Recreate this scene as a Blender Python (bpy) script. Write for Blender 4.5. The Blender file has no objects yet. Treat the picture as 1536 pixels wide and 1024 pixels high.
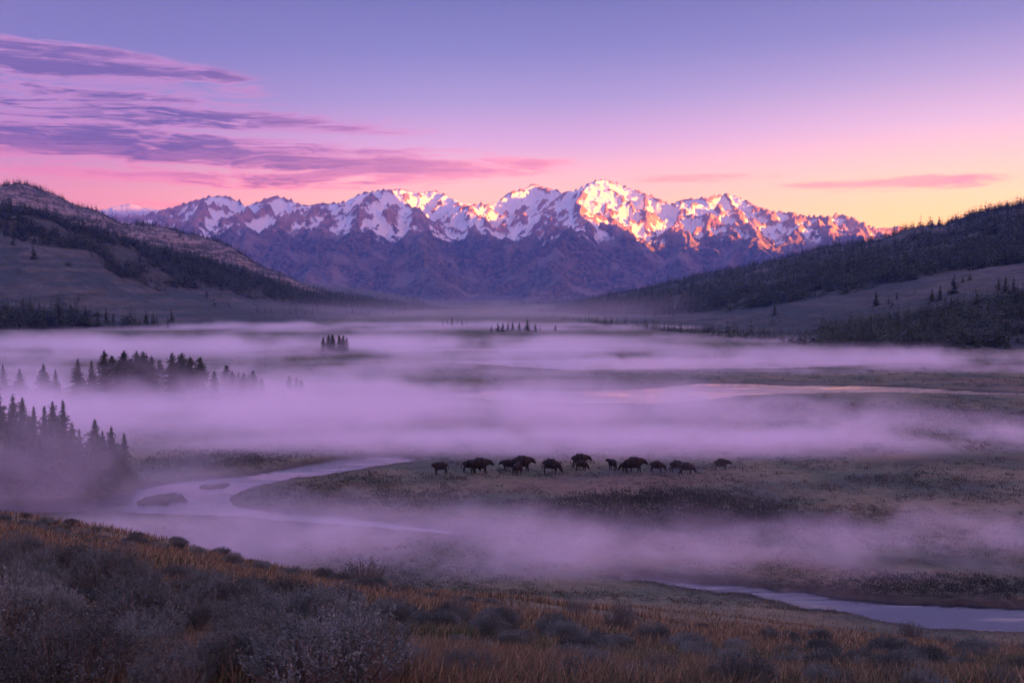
import bpy, math, random
import numpy as np
from mathutils import Vector, Matrix

random.seed(7)
rng = np.random.default_rng(7)
R = math.radians
sc = bpy.context.scene
col = sc.collection

# ------------------------------------------------------------------ camera
CAM_Z = 18.0            # eye height above the valley floor
FOC = 1493.0            # focal length in units of a 1536 wide frame
PITCH = math.atan(67 / FOC)
cam_d = bpy.data.cameras.new("camera")
cam_d.sensor_width = 36.0
cam_d.lens = 36.0 * FOC / 1536
cam_d.clip_start = 0.1
cam_d.clip_end = 40000
cam = bpy.data.objects.new("camera", cam_d)
cam.location = (0, 0, CAM_Z)
cam.rotation_euler = (math.pi / 2 - PITCH, 0, 0)
col.objects.link(cam)
sc.camera = cam

# ------------------------------------------------------------------ render settings
sc.render.engine = 'CYCLES'
sc.view_settings.view_transform = 'Standard'
sc.view_settings.look = 'None'
sc.view_settings.exposure = 4.0
sc.view_settings.gamma = 1.0
cy = sc.cycles
cy.use_denoising = True
cy.max_bounces = 10
cy.diffuse_bounces = 2
cy.glossy_bounces = 2
cy.transmission_bounces = 1
cy.transparent_max_bounces = 48
cy.volume_bounces = 6
cy.volume_step_rate = 1.0
cy.volume_max_steps = 256
cy.use_adaptive_sampling = True
cy.adaptive_threshold = 0.01
cy.sample_clamp_indirect = 4.0

# ------------------------------------------------------------------ colours
def lin(c):
    c = c / 255.0
    return c / 12.92 if c <= 0.04045 else ((c + 0.055) / 1.055) ** 2.4
def srgb(r, g, b):
    return (lin(r), lin(g), lin(b), 1.0)

# ------------------------------------------------------------------ node helper
class NT:
    def __init__(self, tree):
        self.t = tree
        tree.nodes.clear()
    def n(self, kind, **kw):
        nd = self.t.nodes.new(kind)
        for k, v in kw.items():
            setattr(nd, k, v)
        return nd
    def put(self, sock, v):
        if v is None:
            return
        if hasattr(v, 'is_output') or isinstance(v, bpy.types.NodeSocket):
            self.t.links.new(v, sock)
        else:
            sock.default_value = v
    def m(self, op, a, b=None, c=None, clamp=False):
        nd = self.n('ShaderNodeMath', operation=op)
        nd.use_clamp = clamp
        for i, v in enumerate((a, b, c)):
            if v is not None:
                self.put(nd.inputs[i], v)
        return nd.outputs[0]
    def vm(self, op, a, b=None):
        nd = self.n('ShaderNodeVectorMath', operation=op)
        self.put(nd.inputs[0], a)
        if b is not None:
            self.put(nd.inputs[1], b)
        return nd.outputs['Value'] if op in ('DOT_PRODUCT', 'LENGTH') else nd.outputs[0]
    def noise(self, vec, scale, detail=4, rough=0.55, dist=0.0):
        nd = self.n('ShaderNodeTexNoise')
        self.put(nd.inputs['Vector'], vec)
        nd.inputs['Scale'].default_value = scale
        nd.inputs['Detail'].default_value = detail
        nd.inputs['Roughness'].default_value = rough
        nd.inputs['Distortion'].default_value = dist
        return nd.outputs['Fac']
    def ramp(self, fac, stops, interp='LINEAR'):
        nd = self.n('ShaderNodeValToRGB')
        cr = nd.color_ramp
        cr.interpolation = interp
        while len(cr.elements) < len(stops):
            cr.elements.new(0.5)
        for e, (p, c) in zip(cr.elements, stops):
            e.position = p
            e.color = c if len(c) == 4 else (*c, 1)
        self.put(nd.inputs[0], fac)
        return nd.outputs[0]
    def rng(self, v, a, b, c=0.0, d=1.0, smooth=True):
        nd = self.n('ShaderNodeMapRange')
        nd.interpolation_type = 'SMOOTHSTEP' if smooth else 'LINEAR'
        self.put(nd.inputs[0], v)
        for i, q in enumerate((a, b, c, d)):
            nd.inputs[i + 1].default_value = q
        return nd.outputs[0]
    def mix(self, f, a, b, blend='MIX'):
        nd = self.n('ShaderNodeMix', data_type='RGBA', blend_type=blend)
        self.put(nd.inputs[0], f)
        self.put(nd.inputs[6], a)
        self.put(nd.inputs[7], b)
        return nd.outputs[2]
    def xyz(self, v):
        nd = self.n('ShaderNodeSeparateXYZ')
        self.put(nd.inputs[0], v)
        return nd.outputs
    def comb(self, x, y, z):
        nd = self.n('ShaderNodeCombineXYZ')
        for i, v in enumerate((x, y, z)):
            self.put(nd.inputs[i], v)
        return nd.outputs[0]

# ------------------------------------------------------------------ sky: dawn gradient with clouds
SUN_AZ = Vector((0.84, -0.543, 0)).normalized()      # direction towards the sun, low on the right
SUN_EL = R(6.0)
def make_world():
    w = bpy.data.worlds.new("World")
    sc.world = w
    w.use_nodes = True
    g = NT(w.node_tree)
    tc = g.n('ShaderNodeTexCoord')
    d = g.vm('NORMALIZE', tc.outputs['Generated'])
    X, Y, Z = g.xyz(d)
    el = g.m('ARCSINE', Z)                       # radians
    az = g.m('ARCTAN2', X, Y)
    t = g.rng(el, 0.0, 0.6, 0, 1, smooth=False)
    k = 1 / 0.6
    def st(l):
        return [(math.atan((445 - y) / FOC) * k if y is not None else p, srgb(*c)) for p, y, c in l]
    SB = 1.0
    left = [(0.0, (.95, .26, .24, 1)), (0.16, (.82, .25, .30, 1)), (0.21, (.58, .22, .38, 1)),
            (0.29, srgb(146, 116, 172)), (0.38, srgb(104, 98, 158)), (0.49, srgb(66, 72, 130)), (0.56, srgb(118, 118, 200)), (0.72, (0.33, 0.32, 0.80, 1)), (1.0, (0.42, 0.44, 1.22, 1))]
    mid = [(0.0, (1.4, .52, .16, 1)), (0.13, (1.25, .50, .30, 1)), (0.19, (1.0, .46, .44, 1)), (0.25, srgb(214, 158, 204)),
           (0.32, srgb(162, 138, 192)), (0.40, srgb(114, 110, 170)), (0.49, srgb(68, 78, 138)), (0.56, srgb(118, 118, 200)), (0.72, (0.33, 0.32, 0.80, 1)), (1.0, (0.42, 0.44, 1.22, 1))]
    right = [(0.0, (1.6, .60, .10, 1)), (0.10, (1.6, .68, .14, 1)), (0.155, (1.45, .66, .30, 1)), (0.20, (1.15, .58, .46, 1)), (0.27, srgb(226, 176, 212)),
             (0.34, srgb(172, 146, 196)), (0.41, srgb(116, 112, 172)), (0.49, srgb(70, 80, 140)), (0.56, srgb(168, 138, 206)), (0.72, (0.33, 0.32, 0.80, 1)), (1.0, (0.42, 0.44, 1.22, 1))]  # upper stops, above the frame, are raised to brighten fog and ground
    cl, cm, cr = g.ramp(t, left), g.ramp(t, mid), g.ramp(t, right)
    f1 = g.rng(az, -0.48, -0.02)
    f2 = g.rng(az, 0.02, 0.5)
    base = g.mix(f2, g.mix(f1, cl, cm), cr)
    # sky behind the viewer is pinker, made brighter to light the fog and ground
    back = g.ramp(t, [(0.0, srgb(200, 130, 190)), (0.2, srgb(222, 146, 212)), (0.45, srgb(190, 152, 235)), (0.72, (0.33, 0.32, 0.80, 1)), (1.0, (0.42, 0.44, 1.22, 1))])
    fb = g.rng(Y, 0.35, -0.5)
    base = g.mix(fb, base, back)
    # the glow around the rising sun, out of the frame on the right
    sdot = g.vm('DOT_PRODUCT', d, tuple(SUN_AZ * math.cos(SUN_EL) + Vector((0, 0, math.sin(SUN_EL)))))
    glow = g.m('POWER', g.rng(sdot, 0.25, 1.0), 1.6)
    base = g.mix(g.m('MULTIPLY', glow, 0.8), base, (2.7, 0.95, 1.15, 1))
    # cloud bands: stretched noise in azimuth and elevation
    def cloud_noise(doff):
        e2 = g.m('ADD', el, doff)
        wv = g.comb(g.m('MULTIPLY', az, 5.0), g.m('MULTIPLY', g.m('ADD', e2, g.m('MULTIPLY', az, -0.03)), 46.0), 1.7)
        warp = g.n('ShaderNodeTexNoise'); g.put(warp.inputs['Vector'], g.vm('MULTIPLY', wv, (1.3, .7, 1)))
        warp.inputs['Scale'].default_value = 1.0; warp.inputs['Detail'].default_value = 5
        wv2 = g.vm('ADD', wv, g.vm('MULTIPLY', g.vm('SUBTRACT', warp.outputs['Color'], (.5, .5, .5)), (1.7, 1.2, 0)))
        a = g.m('MULTIPLY', g.m('SUBTRACT', g.noise(wv2, 0.8, 7, 0.6), 0.5), 1.4)
        b = g.m('MULTIPLY', g.m('SUBTRACT', g.noise(g.vm('ADD', g.vm('MULTIPLY', wv2, (1.6, 2.0, 1)), (7.3, 2.2, 5)), 1.2, 7, 0.62), 0.5), 1.15)
        c = g.m('MULTIPLY', g.m('SUBTRACT', g.noise(g.vm('ADD', g.vm('MULTIPLY', wv2, (3.4, 3.0, 1)), (1.3, 5.2, 2)), 1.5, 6, 0.65), 0.5), 0.9)
        return g.m('ADD', a, g.m('ADD', b, c))
    # main bank, left of the frame
    def band(azc, azw, elc, elw, tilt=0.0):
        a = g.m('DIVIDE', g.m('SUBTRACT', az, azc), azw)
        b = g.m('DIVIDE', g.m('SUBTRACT', el, g.m('ADD', elc, g.m('MULTIPLY', g.m('SUBTRACT', az, azc), tilt))), elw)
        r2 = g.m('ADD', g.m('MULTIPLY', a, a), g.m('MULTIPLY', b, b))
        return g.rng(r2, 1.6, 0.0)
    def px_az(px): return math.atan((px - 768) / FOC)
    def py_el(py): return math.atan((445 - py) / FOC)
    def bd(px, w, py, h, tilt=0.0): return band(px_az(px), w / FOC, py_el(py + (14 if px < 700 else 0)), h / FOC, tilt * 0.5)
    # (centre x, half width, centre y, half height, strength)
    bands = [(-40, 420, 140, 60, .30, -0.10), (60, 300, 110, 24, .14, -0.08), (330, 300, 172, 20, .24, -0.06), (150, 260, 168, 20, .17, -0.05), (-40, 280, 205, 20, .12, 0), (360, 470, 222, 21, .44, -0.025), (-160, 420, 232, 20, .36, -0.02),
             (300, 420, 264, 13, .36, 0), (560, 280, 242, 13, .36, -0.02),
             (240, 130, 300, 9, .2, 0), (1340, 160, 287, 13, .34, 0), (1060, 140, 272, 8, .2, 0), (640, 100, 296, 4, .2, 0),
             (430, 260, 186, 12, .20, -0.05), (690, 210, 236, 9, .22, 0.02)]
    cov = None
    for (a, b, c, d_, s, tl) in bands:
        v = g.m('MULTIPLY', bd(a, b, c, d_, tl), s)
        cov = v if cov is None else g.m('MAXIMUM', cov, v) if False else g.m('ADD', cov, v)
    cov = g.m('SUBTRACT', g.m('MINIMUM', cov, 0.46), 0.11)
    # general cloud elsewhere round the horizon keeps the other directions plausible
    dn0 = cloud_noise(0.0); dn1 = cloud_noise(-0.009)
    dens = g.m('ADD', dn0, cov)
    under = g.rng(g.m('SUBTRACT', dn0, dn1), 0.02, 0.22)
    gate = g.rng(cov, -0.07, 0.06)
    thin = g.m('MULTIPLY', g.rng(dens, -0.04, 0.28), gate)
    thick = g.m('MULTIPLY', g.rng(dens, 0.13, 0.50), gate)
    lowf = g.rng(el, 0.17, 0.07)
    litc = g.mix(lowf, srgb(200, 126, 182), (1.15, .19, .24, 1))
    litc = g.mix(g.m('MULTIPLY', g.rng(az, -0.2, 0.25), 0.8), litc, (1.5, .42, .30, 1))
    drk = g.mix(lowf, srgb(66, 52, 108), srgb(100, 50, 108))
    drk = g.mix(g.rng(az, -0.34, 0.06), drk, (.72, .20, .33, 1))
    thick = g.m('MULTIPLY', thick, g.m('SUBTRACT', 1.0, g.m('MULTIPLY', under, g.m('MULTIPLY', lowf, 0.85))))
    c1 = g.mix(g.m('MULTIPLY', thin, 0.75), base, litc)
    c2 = g.mix(g.m('MULTIPLY', thick, 0.85), c1, drk)
    c2 = g.mix(1.0, c2, (1.02, 1.03, 0.79, 1), 'MULTIPLY')
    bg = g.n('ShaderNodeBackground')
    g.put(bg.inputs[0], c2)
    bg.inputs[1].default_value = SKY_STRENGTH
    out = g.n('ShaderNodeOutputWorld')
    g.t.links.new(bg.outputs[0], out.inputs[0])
    w.cycles.sampling_method = 'MANUAL'
    w.cycles.sample_map_resolution = 512
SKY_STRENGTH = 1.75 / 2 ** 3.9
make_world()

sun_d = bpy.data.lights.new("sun", 'SUN')
sun_d.energy = 4.6
sun_d.color = (1.0, 0.27, 0.01)
sun_d.angle = R(0.5)
sun = bpy.data.objects.new("sun", sun_d)
col.objects.link(sun)
sv = (SUN_AZ * math.cos(SUN_EL) + Vector((0, 0, math.sin(SUN_EL))))
sun.rotation_euler = sv.to_track_quat('Z', 'Y').to_euler()
sun.location = (200, -200, 300)

# ------------------------------------------------------------------ geometry helpers
cP, sP = math.cos(PITCH), math.sin(PITCH)
def ray(px, py):
    """direction of a picture position, scaled so that y = 1: (u, e)"""
    a = (np.asarray(px, float) - 768) / FOC
    b = (512 - np.asarray(py, float)) / FOC
    y = cP + b * sP
    return a / y, (b * cP - sP) / y
def G(px, py, z=0.0):
    u, e = ray(px, py)
    D = (z - CAM_Z) / e
    return u * D, D
def smooth(a, b, x):
    t = np.clip((x - a) / (b - a), 0, 1)
    return t * t * (3 - 2 * t)

def _hash(ix, iy, seed):
    h = (ix.astype(np.int64) * 374761393 + iy.astype(np.int64) * 668265263 + seed * 974634777) & 0xffffffff
    h = ((h ^ (h >> 13)) * 1274126177) & 0xffffffff
    h = (h ^ (h >> 16)) & 0xffffffff
    return h
def gnoise(x, y, seed=0):
    """gradient noise, about -1..1"""
    ix = np.floor(x); iy = np.floor(y)
    fx = x - ix; fy = y - iy
    ix = ix.astype(np.int64); iy = iy.astype(np.int64)
    u = fx * fx * fx * (fx * (fx * 6 - 15) + 10)
    v = fy * fy * fy * (fy * (fy * 6 - 15) + 10)
    def gr(dx, dy):
        a = _hash(ix + dx, iy + dy, seed).astype(np.float64) * (2 * math.pi / 4294967296.0)
        return np.cos(a) * (fx - dx) + np.sin(a) * (fy - dy)
    n00, n10, n01, n11 = gr(0, 0), gr(1, 0), gr(0, 1), gr(1, 1)
    return 1.5 * ((n00 * (1 - u) + n10 * u) * (1 - v) + (n01 * (1 - u) + n11 * u) * v)
def fbm(x, y, octs=5, seed=0, gain=0.5):
    s = 0; a = 1; f = 1; t = 0
    for i in range(octs):
        s = s + a * gnoise(x * f + 17.3 * i, y * f - 9.1 * i, seed + i); t += a
        a *= gain; f *= 2.03
    return s / t
def ridged(x, y, octs=5, seed=0, gain=0.55):
    s = 0; a = 1; f = 1; t = 0; w = 1
    for i in range(octs):
        n = 1 - np.abs(gnoise(x * f + 11.3 * i, y * f + 5.1 * i, seed + i)) * 1.3
        n = np.clip(n, 0, 1) ** 2 * w
        w = np.clip(n * 1.6, 0, 1)
        s = s + a * n; t += a
        a *= gain; f *= 2.07
    return s / t

def make_mesh(name, verts, faces, fsize, cols=None, smooth_shade=False):
    """verts (n,3); faces flat int array, every face fsize corners; cols (n,3) point colours"""
    me = bpy.data.meshes.new(name)
    verts = np.asarray(verts, np.float32); faces = np.asarray(faces, np.int32).ravel()
    nf = len(faces) // fsize
    me.vertices.add(len(verts)); me.vertices.foreach_set('co', verts.ravel())
    me.loops.add(len(faces)); me.loops.foreach_set('vertex_index', faces)
    me.polygons.add(nf)
    me.polygons.foreach_set('loop_start', np.arange(0, nf * fsize, fsize, dtype=np.int32))
    me.polygons.foreach_set('use_smooth', np.full(nf, smooth_shade))
    if cols is not None:
        at = me.color_attributes.new('Col', 'FLOAT_COLOR', 'POINT')
        c4 = np.ones((len(verts), 4), np.float32); c4[:, :3] = cols
        at.data.foreach_set('color', c4.ravel())
    me.update(calc_edges=True)
    return me
def link(name, me, mat=None, parent=None, loc=None):
    o = bpy.data.objects.new(name, me)
    if mat is not None and len(me.materials) == 0:
        me.materials.append(mat)
    col.objects.link(o)
    if parent is not None: o.parent = parent
    if loc is not None: o.location = loc
    return o
def tag(o, label=None, cat=None, group=None, kind=None):
    if label: o['label'] = label
    if cat: o['category'] = cat
    if group: o['group'] = group
    if kind: o['kind'] = kind
    return o
def empty(name, loc, rz=0.0, scale=1.0):
    o = bpy.data.objects.new(name, None)
    o.empty_display_size = 0.3
    o.location = loc; o.rotation_euler = (0, 0, rz); o.scale = (scale,) * 3 if not hasattr(scale, '__len__') else scale
    col.objects.link(o)
    return o
def grid_faces(nu, nv):
    i = np.arange(nu - 1)[:, None]; j = np.arange(nv - 1)[None, :]
    a = i * nv + j
    return np.stack([a, a + nv, a + nv + 1, a + 1], -1).reshape(-1, 4)

# ------------------------------------------------------------------ materials
def vc_material(name, rough=0.9, noise_scale=None, noise_amt=0.5, bump=None, spec=0.2, transl=0.0):
    m = bpy.data.materials.new(name); m.use_nodes = True
    g = NT(m.node_tree)
    at = g.n('ShaderNodeVertexColor'); at.layer_name = 'Col'
    c = at.outputs[0]
    pos = g.n('ShaderNodeNewGeometry').outputs['Position']
    if noise_scale:
        nz = g.noise(pos, noise_scale, 6, 0.65)
        k = g.rng(nz, 0.3, 0.7, 1 - noise_amt, 1 + noise_amt, smooth=False)
        c = g.vm('SCALE', c)
        g.t.links.new(k, g.t.nodes[-1].inputs['Scale'])
    b = g.n('ShaderNodeBsdfPrincipled')
    g.put(b.inputs['Base Color'], c)
    b.inputs['Roughness'].default_value = rough
    b.inputs['Specular IOR Level'].default_value = spec
    if bump:
        bn = g.n('ShaderNodeBump'); bn.inputs['Strength'].default_value = bump[1]; bn.inputs['Distance'].default_value = bump[2]
        g.put(bn.inputs['Height'], g.noise(pos, bump[0], 6, 0.65))
        g.t.links.new(bn.outputs[0], b.inputs['Normal'])
    out = g.n('ShaderNodeOutputMaterial')
    if transl:
        tr = g.n('ShaderNodeBsdfTranslucent'); g.put(tr.inputs[0], c)
        mx = g.n('ShaderNodeMixShader'); mx.inputs[0].default_value = transl
        g.t.links.new(b.outputs[0], mx.inputs[1]); g.t.links.new(tr.outputs[0], mx.inputs[2])
        g.t.links.new(mx.outputs[0], out.inputs[0])
    else:
        g.t.links.new(b.outputs[0], out.inputs[0])
    return m
def plain_material(name, c1, c2, scale, rough=0.85, transl=0.0, obj_random=0.0, spec=0.2):
    m = bpy.data.materials.new(name); m.use_nodes = True
    g = NT(m.node_tree)
    pos = g.n('ShaderNodeNewGeometry').outputs['Position']
    c = g.mix(g.rng(g.noise(pos, scale, 4), 0.35, 0.65), (*c1, 1), (*c2, 1))
    if obj_random:
        oi = g.n('ShaderNodeObjectInfo').outputs['Random']
        hs = g.n('ShaderNodeHueSaturation'); g.put(hs.inputs['Color'], c)
        g.put(hs.inputs['Value'], g.rng(oi, 0, 1, 1 - obj_random, 1 + obj_random, smooth=False))
        c = hs.outputs[0]
    b = g.n('ShaderNodeBsdfPrincipled'); g.put(b.inputs['Base Color'], c)
    b.inputs['Roughness'].default_value = rough
    b.inputs['Specular IOR Level'].default_value = spec
    out = g.n('ShaderNodeOutputMaterial')
    if transl:
        tr = g.n('ShaderNodeBsdfTranslucent'); g.put(tr.inputs[0], c)
        mx = g.n('ShaderNodeMixShader'); mx.inputs[0].default_value = transl
        g.t.links.new(b.outputs[0], mx.inputs[1]); g.t.links.new(tr.outputs[0], mx.inputs[2])
        g.t.links.new(mx.outputs[0], out.inputs[0])
    else:
        g.t.links.new(b.outputs[0], out.inputs[0])
    return m
M_ground = vc_material('meadow_ground', 0.95, 1.3, 0.45, (2.5, 0.6, 0.25))
M_hill = vc_material('hillside', 0.95, 0.12, 0.35, (0.12, 1.0, 6.0))
M_grass = vc_material('dry_grass', 0.8, None, transl=0.3)
M_brush = vc_material('meadow_brush', 0.85, None, transl=0.2)
M_forest = vc_material('forest_needles', 0.9, None)
M_sage = plain_material('sage_leaves', (0.045, 0.060, 0.058), (0.108, 0.132, 0.126), 3.0, 0.8, 0.15, 0.35)
M_twig = plain_material('grey_twigs', (0.10, 0.085, 0.075), (0.17, 0.15, 0.135), 20.0, 0.9)
M_needle = plain_material('conifer_needles', (0.022, 0.034, 0.020), (0.042, 0.058, 0.030), 1.5, 0.85, 0.1, 0.25)
M_bark = plain_material('bark', (0.05, 0.038, 0.030), (0.09, 0.07, 0.055), 8.0, 0.95)
M_hide = plain_material('dark_hide', (0.006, 0.005, 0.006), (0.014, 0.011, 0.010), 5.0, 0.7)
M_horn = plain_material('horn', (0.20, 0.17, 0.14), (0.06, 0.05, 0.045), 10.0, 0.5)
def water_material():
    m = bpy.data.materials.new('river_water'); m.use_nodes = True
    g = NT(m.node_tree)
    pos = g.n('ShaderNodeNewGeometry').outputs['Position']
    b = g.n('ShaderNodeBsdfPrincipled')
    b.inputs['Base Color'].default_value = (0.012, 0.014, 0.022, 1)
    b.inputs['Roughness'].default_value = 0.08
    b.inputs['IOR'].default_value = 1.8
    b.inputs['Specular IOR Level'].default_value = 0.5
    bn = g.n('ShaderNodeBump'); bn.inputs['Strength'].default_value = 0.7; bn.inputs['Distance'].default_value = 0.05
    n1 = g.noise(g.vm('MULTIPLY', pos, (0.45, 1.6, 1)), 1.3, 5, 0.65)
    n2 = g.noise(g.vm('MULTIPLY', pos, (0.06, 0.25, 1)), 1.0, 3, 0.6)
    g.put(bn.inputs['Height'], g.m('MULTIPLY', n1, g.rng(n2, 0.42, 0.58, 0.1, 2.4)))
    g.t.links.new(bn.outputs[0], b.inputs['Normal'])
    out = g.n('ShaderNodeOutputMaterial'); g.t.links.new(b.outputs[0], out.inputs[0])
    return m
M_water = water_material()

# ------------------------------------------------------------------ water outlines (traced as places on the valley floor)
WZ = -0.16
def poly(pts):
    x, y = G([p[0] for p in pts], [p[1] for p in pts], -0.05)
    return np.stack([x, y], 1)
RIVER_A = poly([(620, 687), (590, 684), (560, 684), (520, 687), (490, 691), (456, 697), (387, 709), (328, 715), (273, 720), (223, 728), (196, 737), (150, 748), (80, 754), (0, 756), (-120, 758), (-120, 772),
                (0, 769), (109, 768), (182, 768), (219, 769), (292, 772), (365, 775), (456, 783), (547, 789), (640, 797), (700, 803), (700, 797), (640, 789), (583, 781), (501, 772),
                (410, 765), (355, 758), (342, 747), (360, 736), (392, 727), (433, 718), (492, 711), (547, 702), (590, 695), (620, 691)])
ISLES = [poly([(200, 753), (212, 746), (226, 744), (231, 740), (250, 741), (262, 738), (281, 744), (283, 750), (262, 751), (251, 756), (226, 754), (214, 757)]),
         poly([(296, 729), (309, 726), (322, 727), (336, 723), (350, 724), (340, 728), (326, 729), (312, 732)])]
RIVER_B = poly([(940, 860), (975, 864), (1024, 869), (1101, 873), (1157, 880), (1211, 885), (1257, 892), (1307, 899), (1374, 901), (1457, 905), (1536, 910), (1800, 918),
                (1800, 972), (1536, 962), (1457, 962), (1397, 960), (1357, 954), (1331, 949), (1307, 942), (1277, 935), (1237, 927), (1204, 926), (1187, 917), (1151, 908),
                (1134, 903), (1104, 898), (1074, 897), (1044, 892), (1010, 884), (975, 875), (930, 868)])
POND_A = poly([(640, 590), (760, 584), (860, 585), (960, 583), (1053, 574), (1120, 575), (1180, 577), (1300, 578), (1366, 580), (1490, 588), (1600, 592), (1600, 596), (1490, 592), (1330, 588), (1180, 590), (1110, 593), (1060, 599), (1000, 605), (860, 604), (740, 600)])
POND_B = poly([(640, 541), (800, 539), (880, 537), (1000, 536), (1100, 536), (1190, 538), (1300, 543), (1300, 547), (1180, 552), (1050, 553), (940, 554), (860, 555), (790, 551), (720, 546)])
POND_C = poly([(560, 524), (700, 522), (820, 521), (930, 524), (1000, 525), (930, 527), (820, 526), (700, 526), (600, 527)])
WATERS = [RIVER_A, RIVER_B, POND_A, POND_B, POND_C]
def sdist(px_, py_, P):
    """signed distance, negative inside the outline"""
    x = px_; y = py_
    d = np.full(x.shape, 1e9); inside = np.zeros(x.shape, bool)
    n = len(P)
    for i in range(n):
        ax, ay = P[i]; bx, by = P[(i + 1) % n]
        ex, ey = bx - ax, by - ay
        wx, wy = x - ax, y - ay
        t = np.clip((wx * ex + wy * ey) / (ex * ex + ey * ey + 1e-9), 0, 1)
        d = np.minimum(d, (wx - t * ex) ** 2 + (wy - t * ey) ** 2)
        c = (ay > y) != (by > y)
        with np.errstate(divide='ignore', invalid='ignore'):
            xi = ax + (y - ay) * ex / (ey if abs(ey) > 1e-9 else 1e-9)
        inside ^= c & (x < xi)
    d = np.sqrt(d)
    return np.where(inside, -d, d)
def water_sd(x, y):
    best = np.full(x.shape, 50.0)
    for P in WATERS:
        m = (x > P[:, 0].min() - 8) & (x < P[:, 0].max() + 8) & (y > P[:, 1].min() - 8) & (y < P[:, 1].max() + 8)
        if m.any():
            best[m] = np.minimum(best[m], sdist(x[m], y[m], P))
    for P in ISLES:
        m = (x > P[:, 0].min() - 8) & (x < P[:, 0].max() + 8) & (y > P[:, 1].min() - 8) & (y < P[:, 1].max() + 8)
        if m.any():
            best[m] = np.maximum(best[m], -sdist(x[m], y[m], P))
    return best

# ------------------------------------------------------------------ ground
# knoll under the viewer: (picture x, picture y of its brow, brow distance, distance of its foot)
BROW = np.array([(-900, 745, 46, 78), (-300, 752, 42, 72), (0, 772, 38, 64), (128, 790, 36, 62), (253, 808, 34, 60), (367, 835, 32, 58), (512, 864, 30, 56), (600, 882, 29, 56), (680, 894, 28, 57),
                 (812, 914, 28, 58), (900, 926, 28, 57.5), (1000, 940, 28, 57), (1100, 950, 28, 56), (1200, 958, 28, 54), (1300, 965, 26, 52.5), (1400, 972, 25, 51), (1536, 978, 24, 50), (2000, 985, 24, 50)], float)
_bu, _be = ray(BROW[:, 0], BROW[:, 1])
def knoll(u, D):
    e = np.interp(u, _bu, _be); Dc = np.interp(u, _bu, BROW[:, 2]); Df = np.interp(u, _bu, BROW[:, 3])
    zc = CAM_Z + e * Dc
    def prof(D):
        a = 16.1 - 0.0 * D
        z = np.where(D < 4.5, 16.1, np.where(D < Dc, 16.1 + (zc - 16.1) * (D - 4.5) / (Dc - 4.5), np.where(D < Df, zc * (Df - D) / (Df - Dc), 0.0)))
        return z
    z = 0
    for k in (0.86, 0.93, 1.0, 1.07, 1.14):
        z = z + prof(D * k)
    return z / 5
def ground_z(x, y, sd=None):
    x = np.asarray(x, float); y = np.asarray(y, float)
    rad = np.hypot(x, y); phi = np.arctan2(x, y)
    lim = R(36)
    pc = np.clip(phi, -lim, lim)
    u = np.tan(pc)
    D = np.where(np.abs(phi) < lim, y, rad * math.cos(lim))
    zk = knoll(u, D)
    zb = 16.1 + np.minimum(rad * 0.06, 60)
    wb = smooth(R(60), R(120), np.abs(phi))
    z = zk * (1 - wb) + zb * wb
    hillw = np.clip(zk / 3, 0, 1)
    z = z + hillw * (0.16 * fbm(x / 3.1, y / 3.1, 4, 3) + 0.35 * fbm(x / 11, y / 11, 3, 5) * smooth(6, 20, rad)) 
    z = z + (1 - hillw) * 0.05 * (fbm(x / 4, y / 4, 4, 9) + 0.8)
    z = z + (1 - hillw) * (1 - wb) * smooth(3000, 6000, rad) * 8
    if sd is None: sd = water_sd(x, y)
    sdn = sd + 0.5 * fbm(x / 1.6, y / 1.6, 3, 12) 
    k = smooth(0.35, -0.35, sdn)
    return z * (1 - k) + (-0.7) * k
def terrain_cols(x, y, z, sd):
    """colour of the ground itself: dry grass, green sedge, dark brush, bare earth"""
    n1 = fbm(x / 14, y / 9, 5, 21); n2 = fbm(x / 3, y / 2.2, 4, 31); n3 = fbm(x / 45, y / 30, 4, 41)
    straw = np.array([0.094, 0.080, 0.050]); olive = np.array([0.044, 0.056, 0.038]); dark = np.array([0.026, 0.031, 0.030]); rust = np.array([0.078, 0.052, 0.038])
    a = smooth(-0.25, 0.35, n1 + 0.4 * n2)[..., None]
    c = olive * (1 - a) + straw * a
    b = smooth(0.0, 0.5, n3 + 0.5 * n2)[..., None]
    c = c * (1 - b) + rust * b
    d = smooth(0.05, 0.45, -n1 + 0.6 * n2 + 0.3 * n3)[..., None] * 0.8
    c = c * (1 - d) + dark * d
    wet = smooth(2.2, 0.2, sd)[..., None] * 0.8
    c = c * (1 - wet) + np.array([0.022, 0.020, 0.020]) * wet
    return c
def build_ground():
    phs = np.concatenate([np.arange(-180, -36, 3.0), np.arange(-36, -31, 0.5), np.arange(-31, 31, 0.075), np.arange(31, 36, 0.5), np.arange(36, 180.1, 3.0)])
    e = np.concatenate([np.arange(0.46, 0.30, -0.0011), np.arange(0.30, 0.16, -0.0007), np.arange(0.16, 0.012, -0.0006)])
    Rr = np.concatenate([[0.0, 1.0, 1.9, 2.7, 3.3], 16 / np.linspace(16 / 3.8, 0.55, 90), np.linspace(29.5, 62, 110), 18.0 / np.arange(0.285, 0.012, -0.00065), np.geomspace(1550, 7000, 30)])
    Rr = np.unique(np.round(Rr, 3))
    PH, RR = np.meshgrid(np.radians(phs), Rr, indexing='ij')
    x = np.clip(RR * np.sin(PH), -5350, 5300); y = RR * np.cos(PH)
    sd = water_sd(x, y)
    z = ground_z(x, y, sd)
    c = terrain_cols(x, y, z, sd)
    v = np.stack([x, y, z], -1).reshape(-1, 3)
    f = grid_faces(len(phs), len(Rr))
    me = make_mesh('ground', v, f[:, ::-1], 4, c.reshape(-1, 3), True)
    o = link('ground', me, M_ground); tag(o, kind='structure')
    print('ground verts', len(v))
build_ground()
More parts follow.
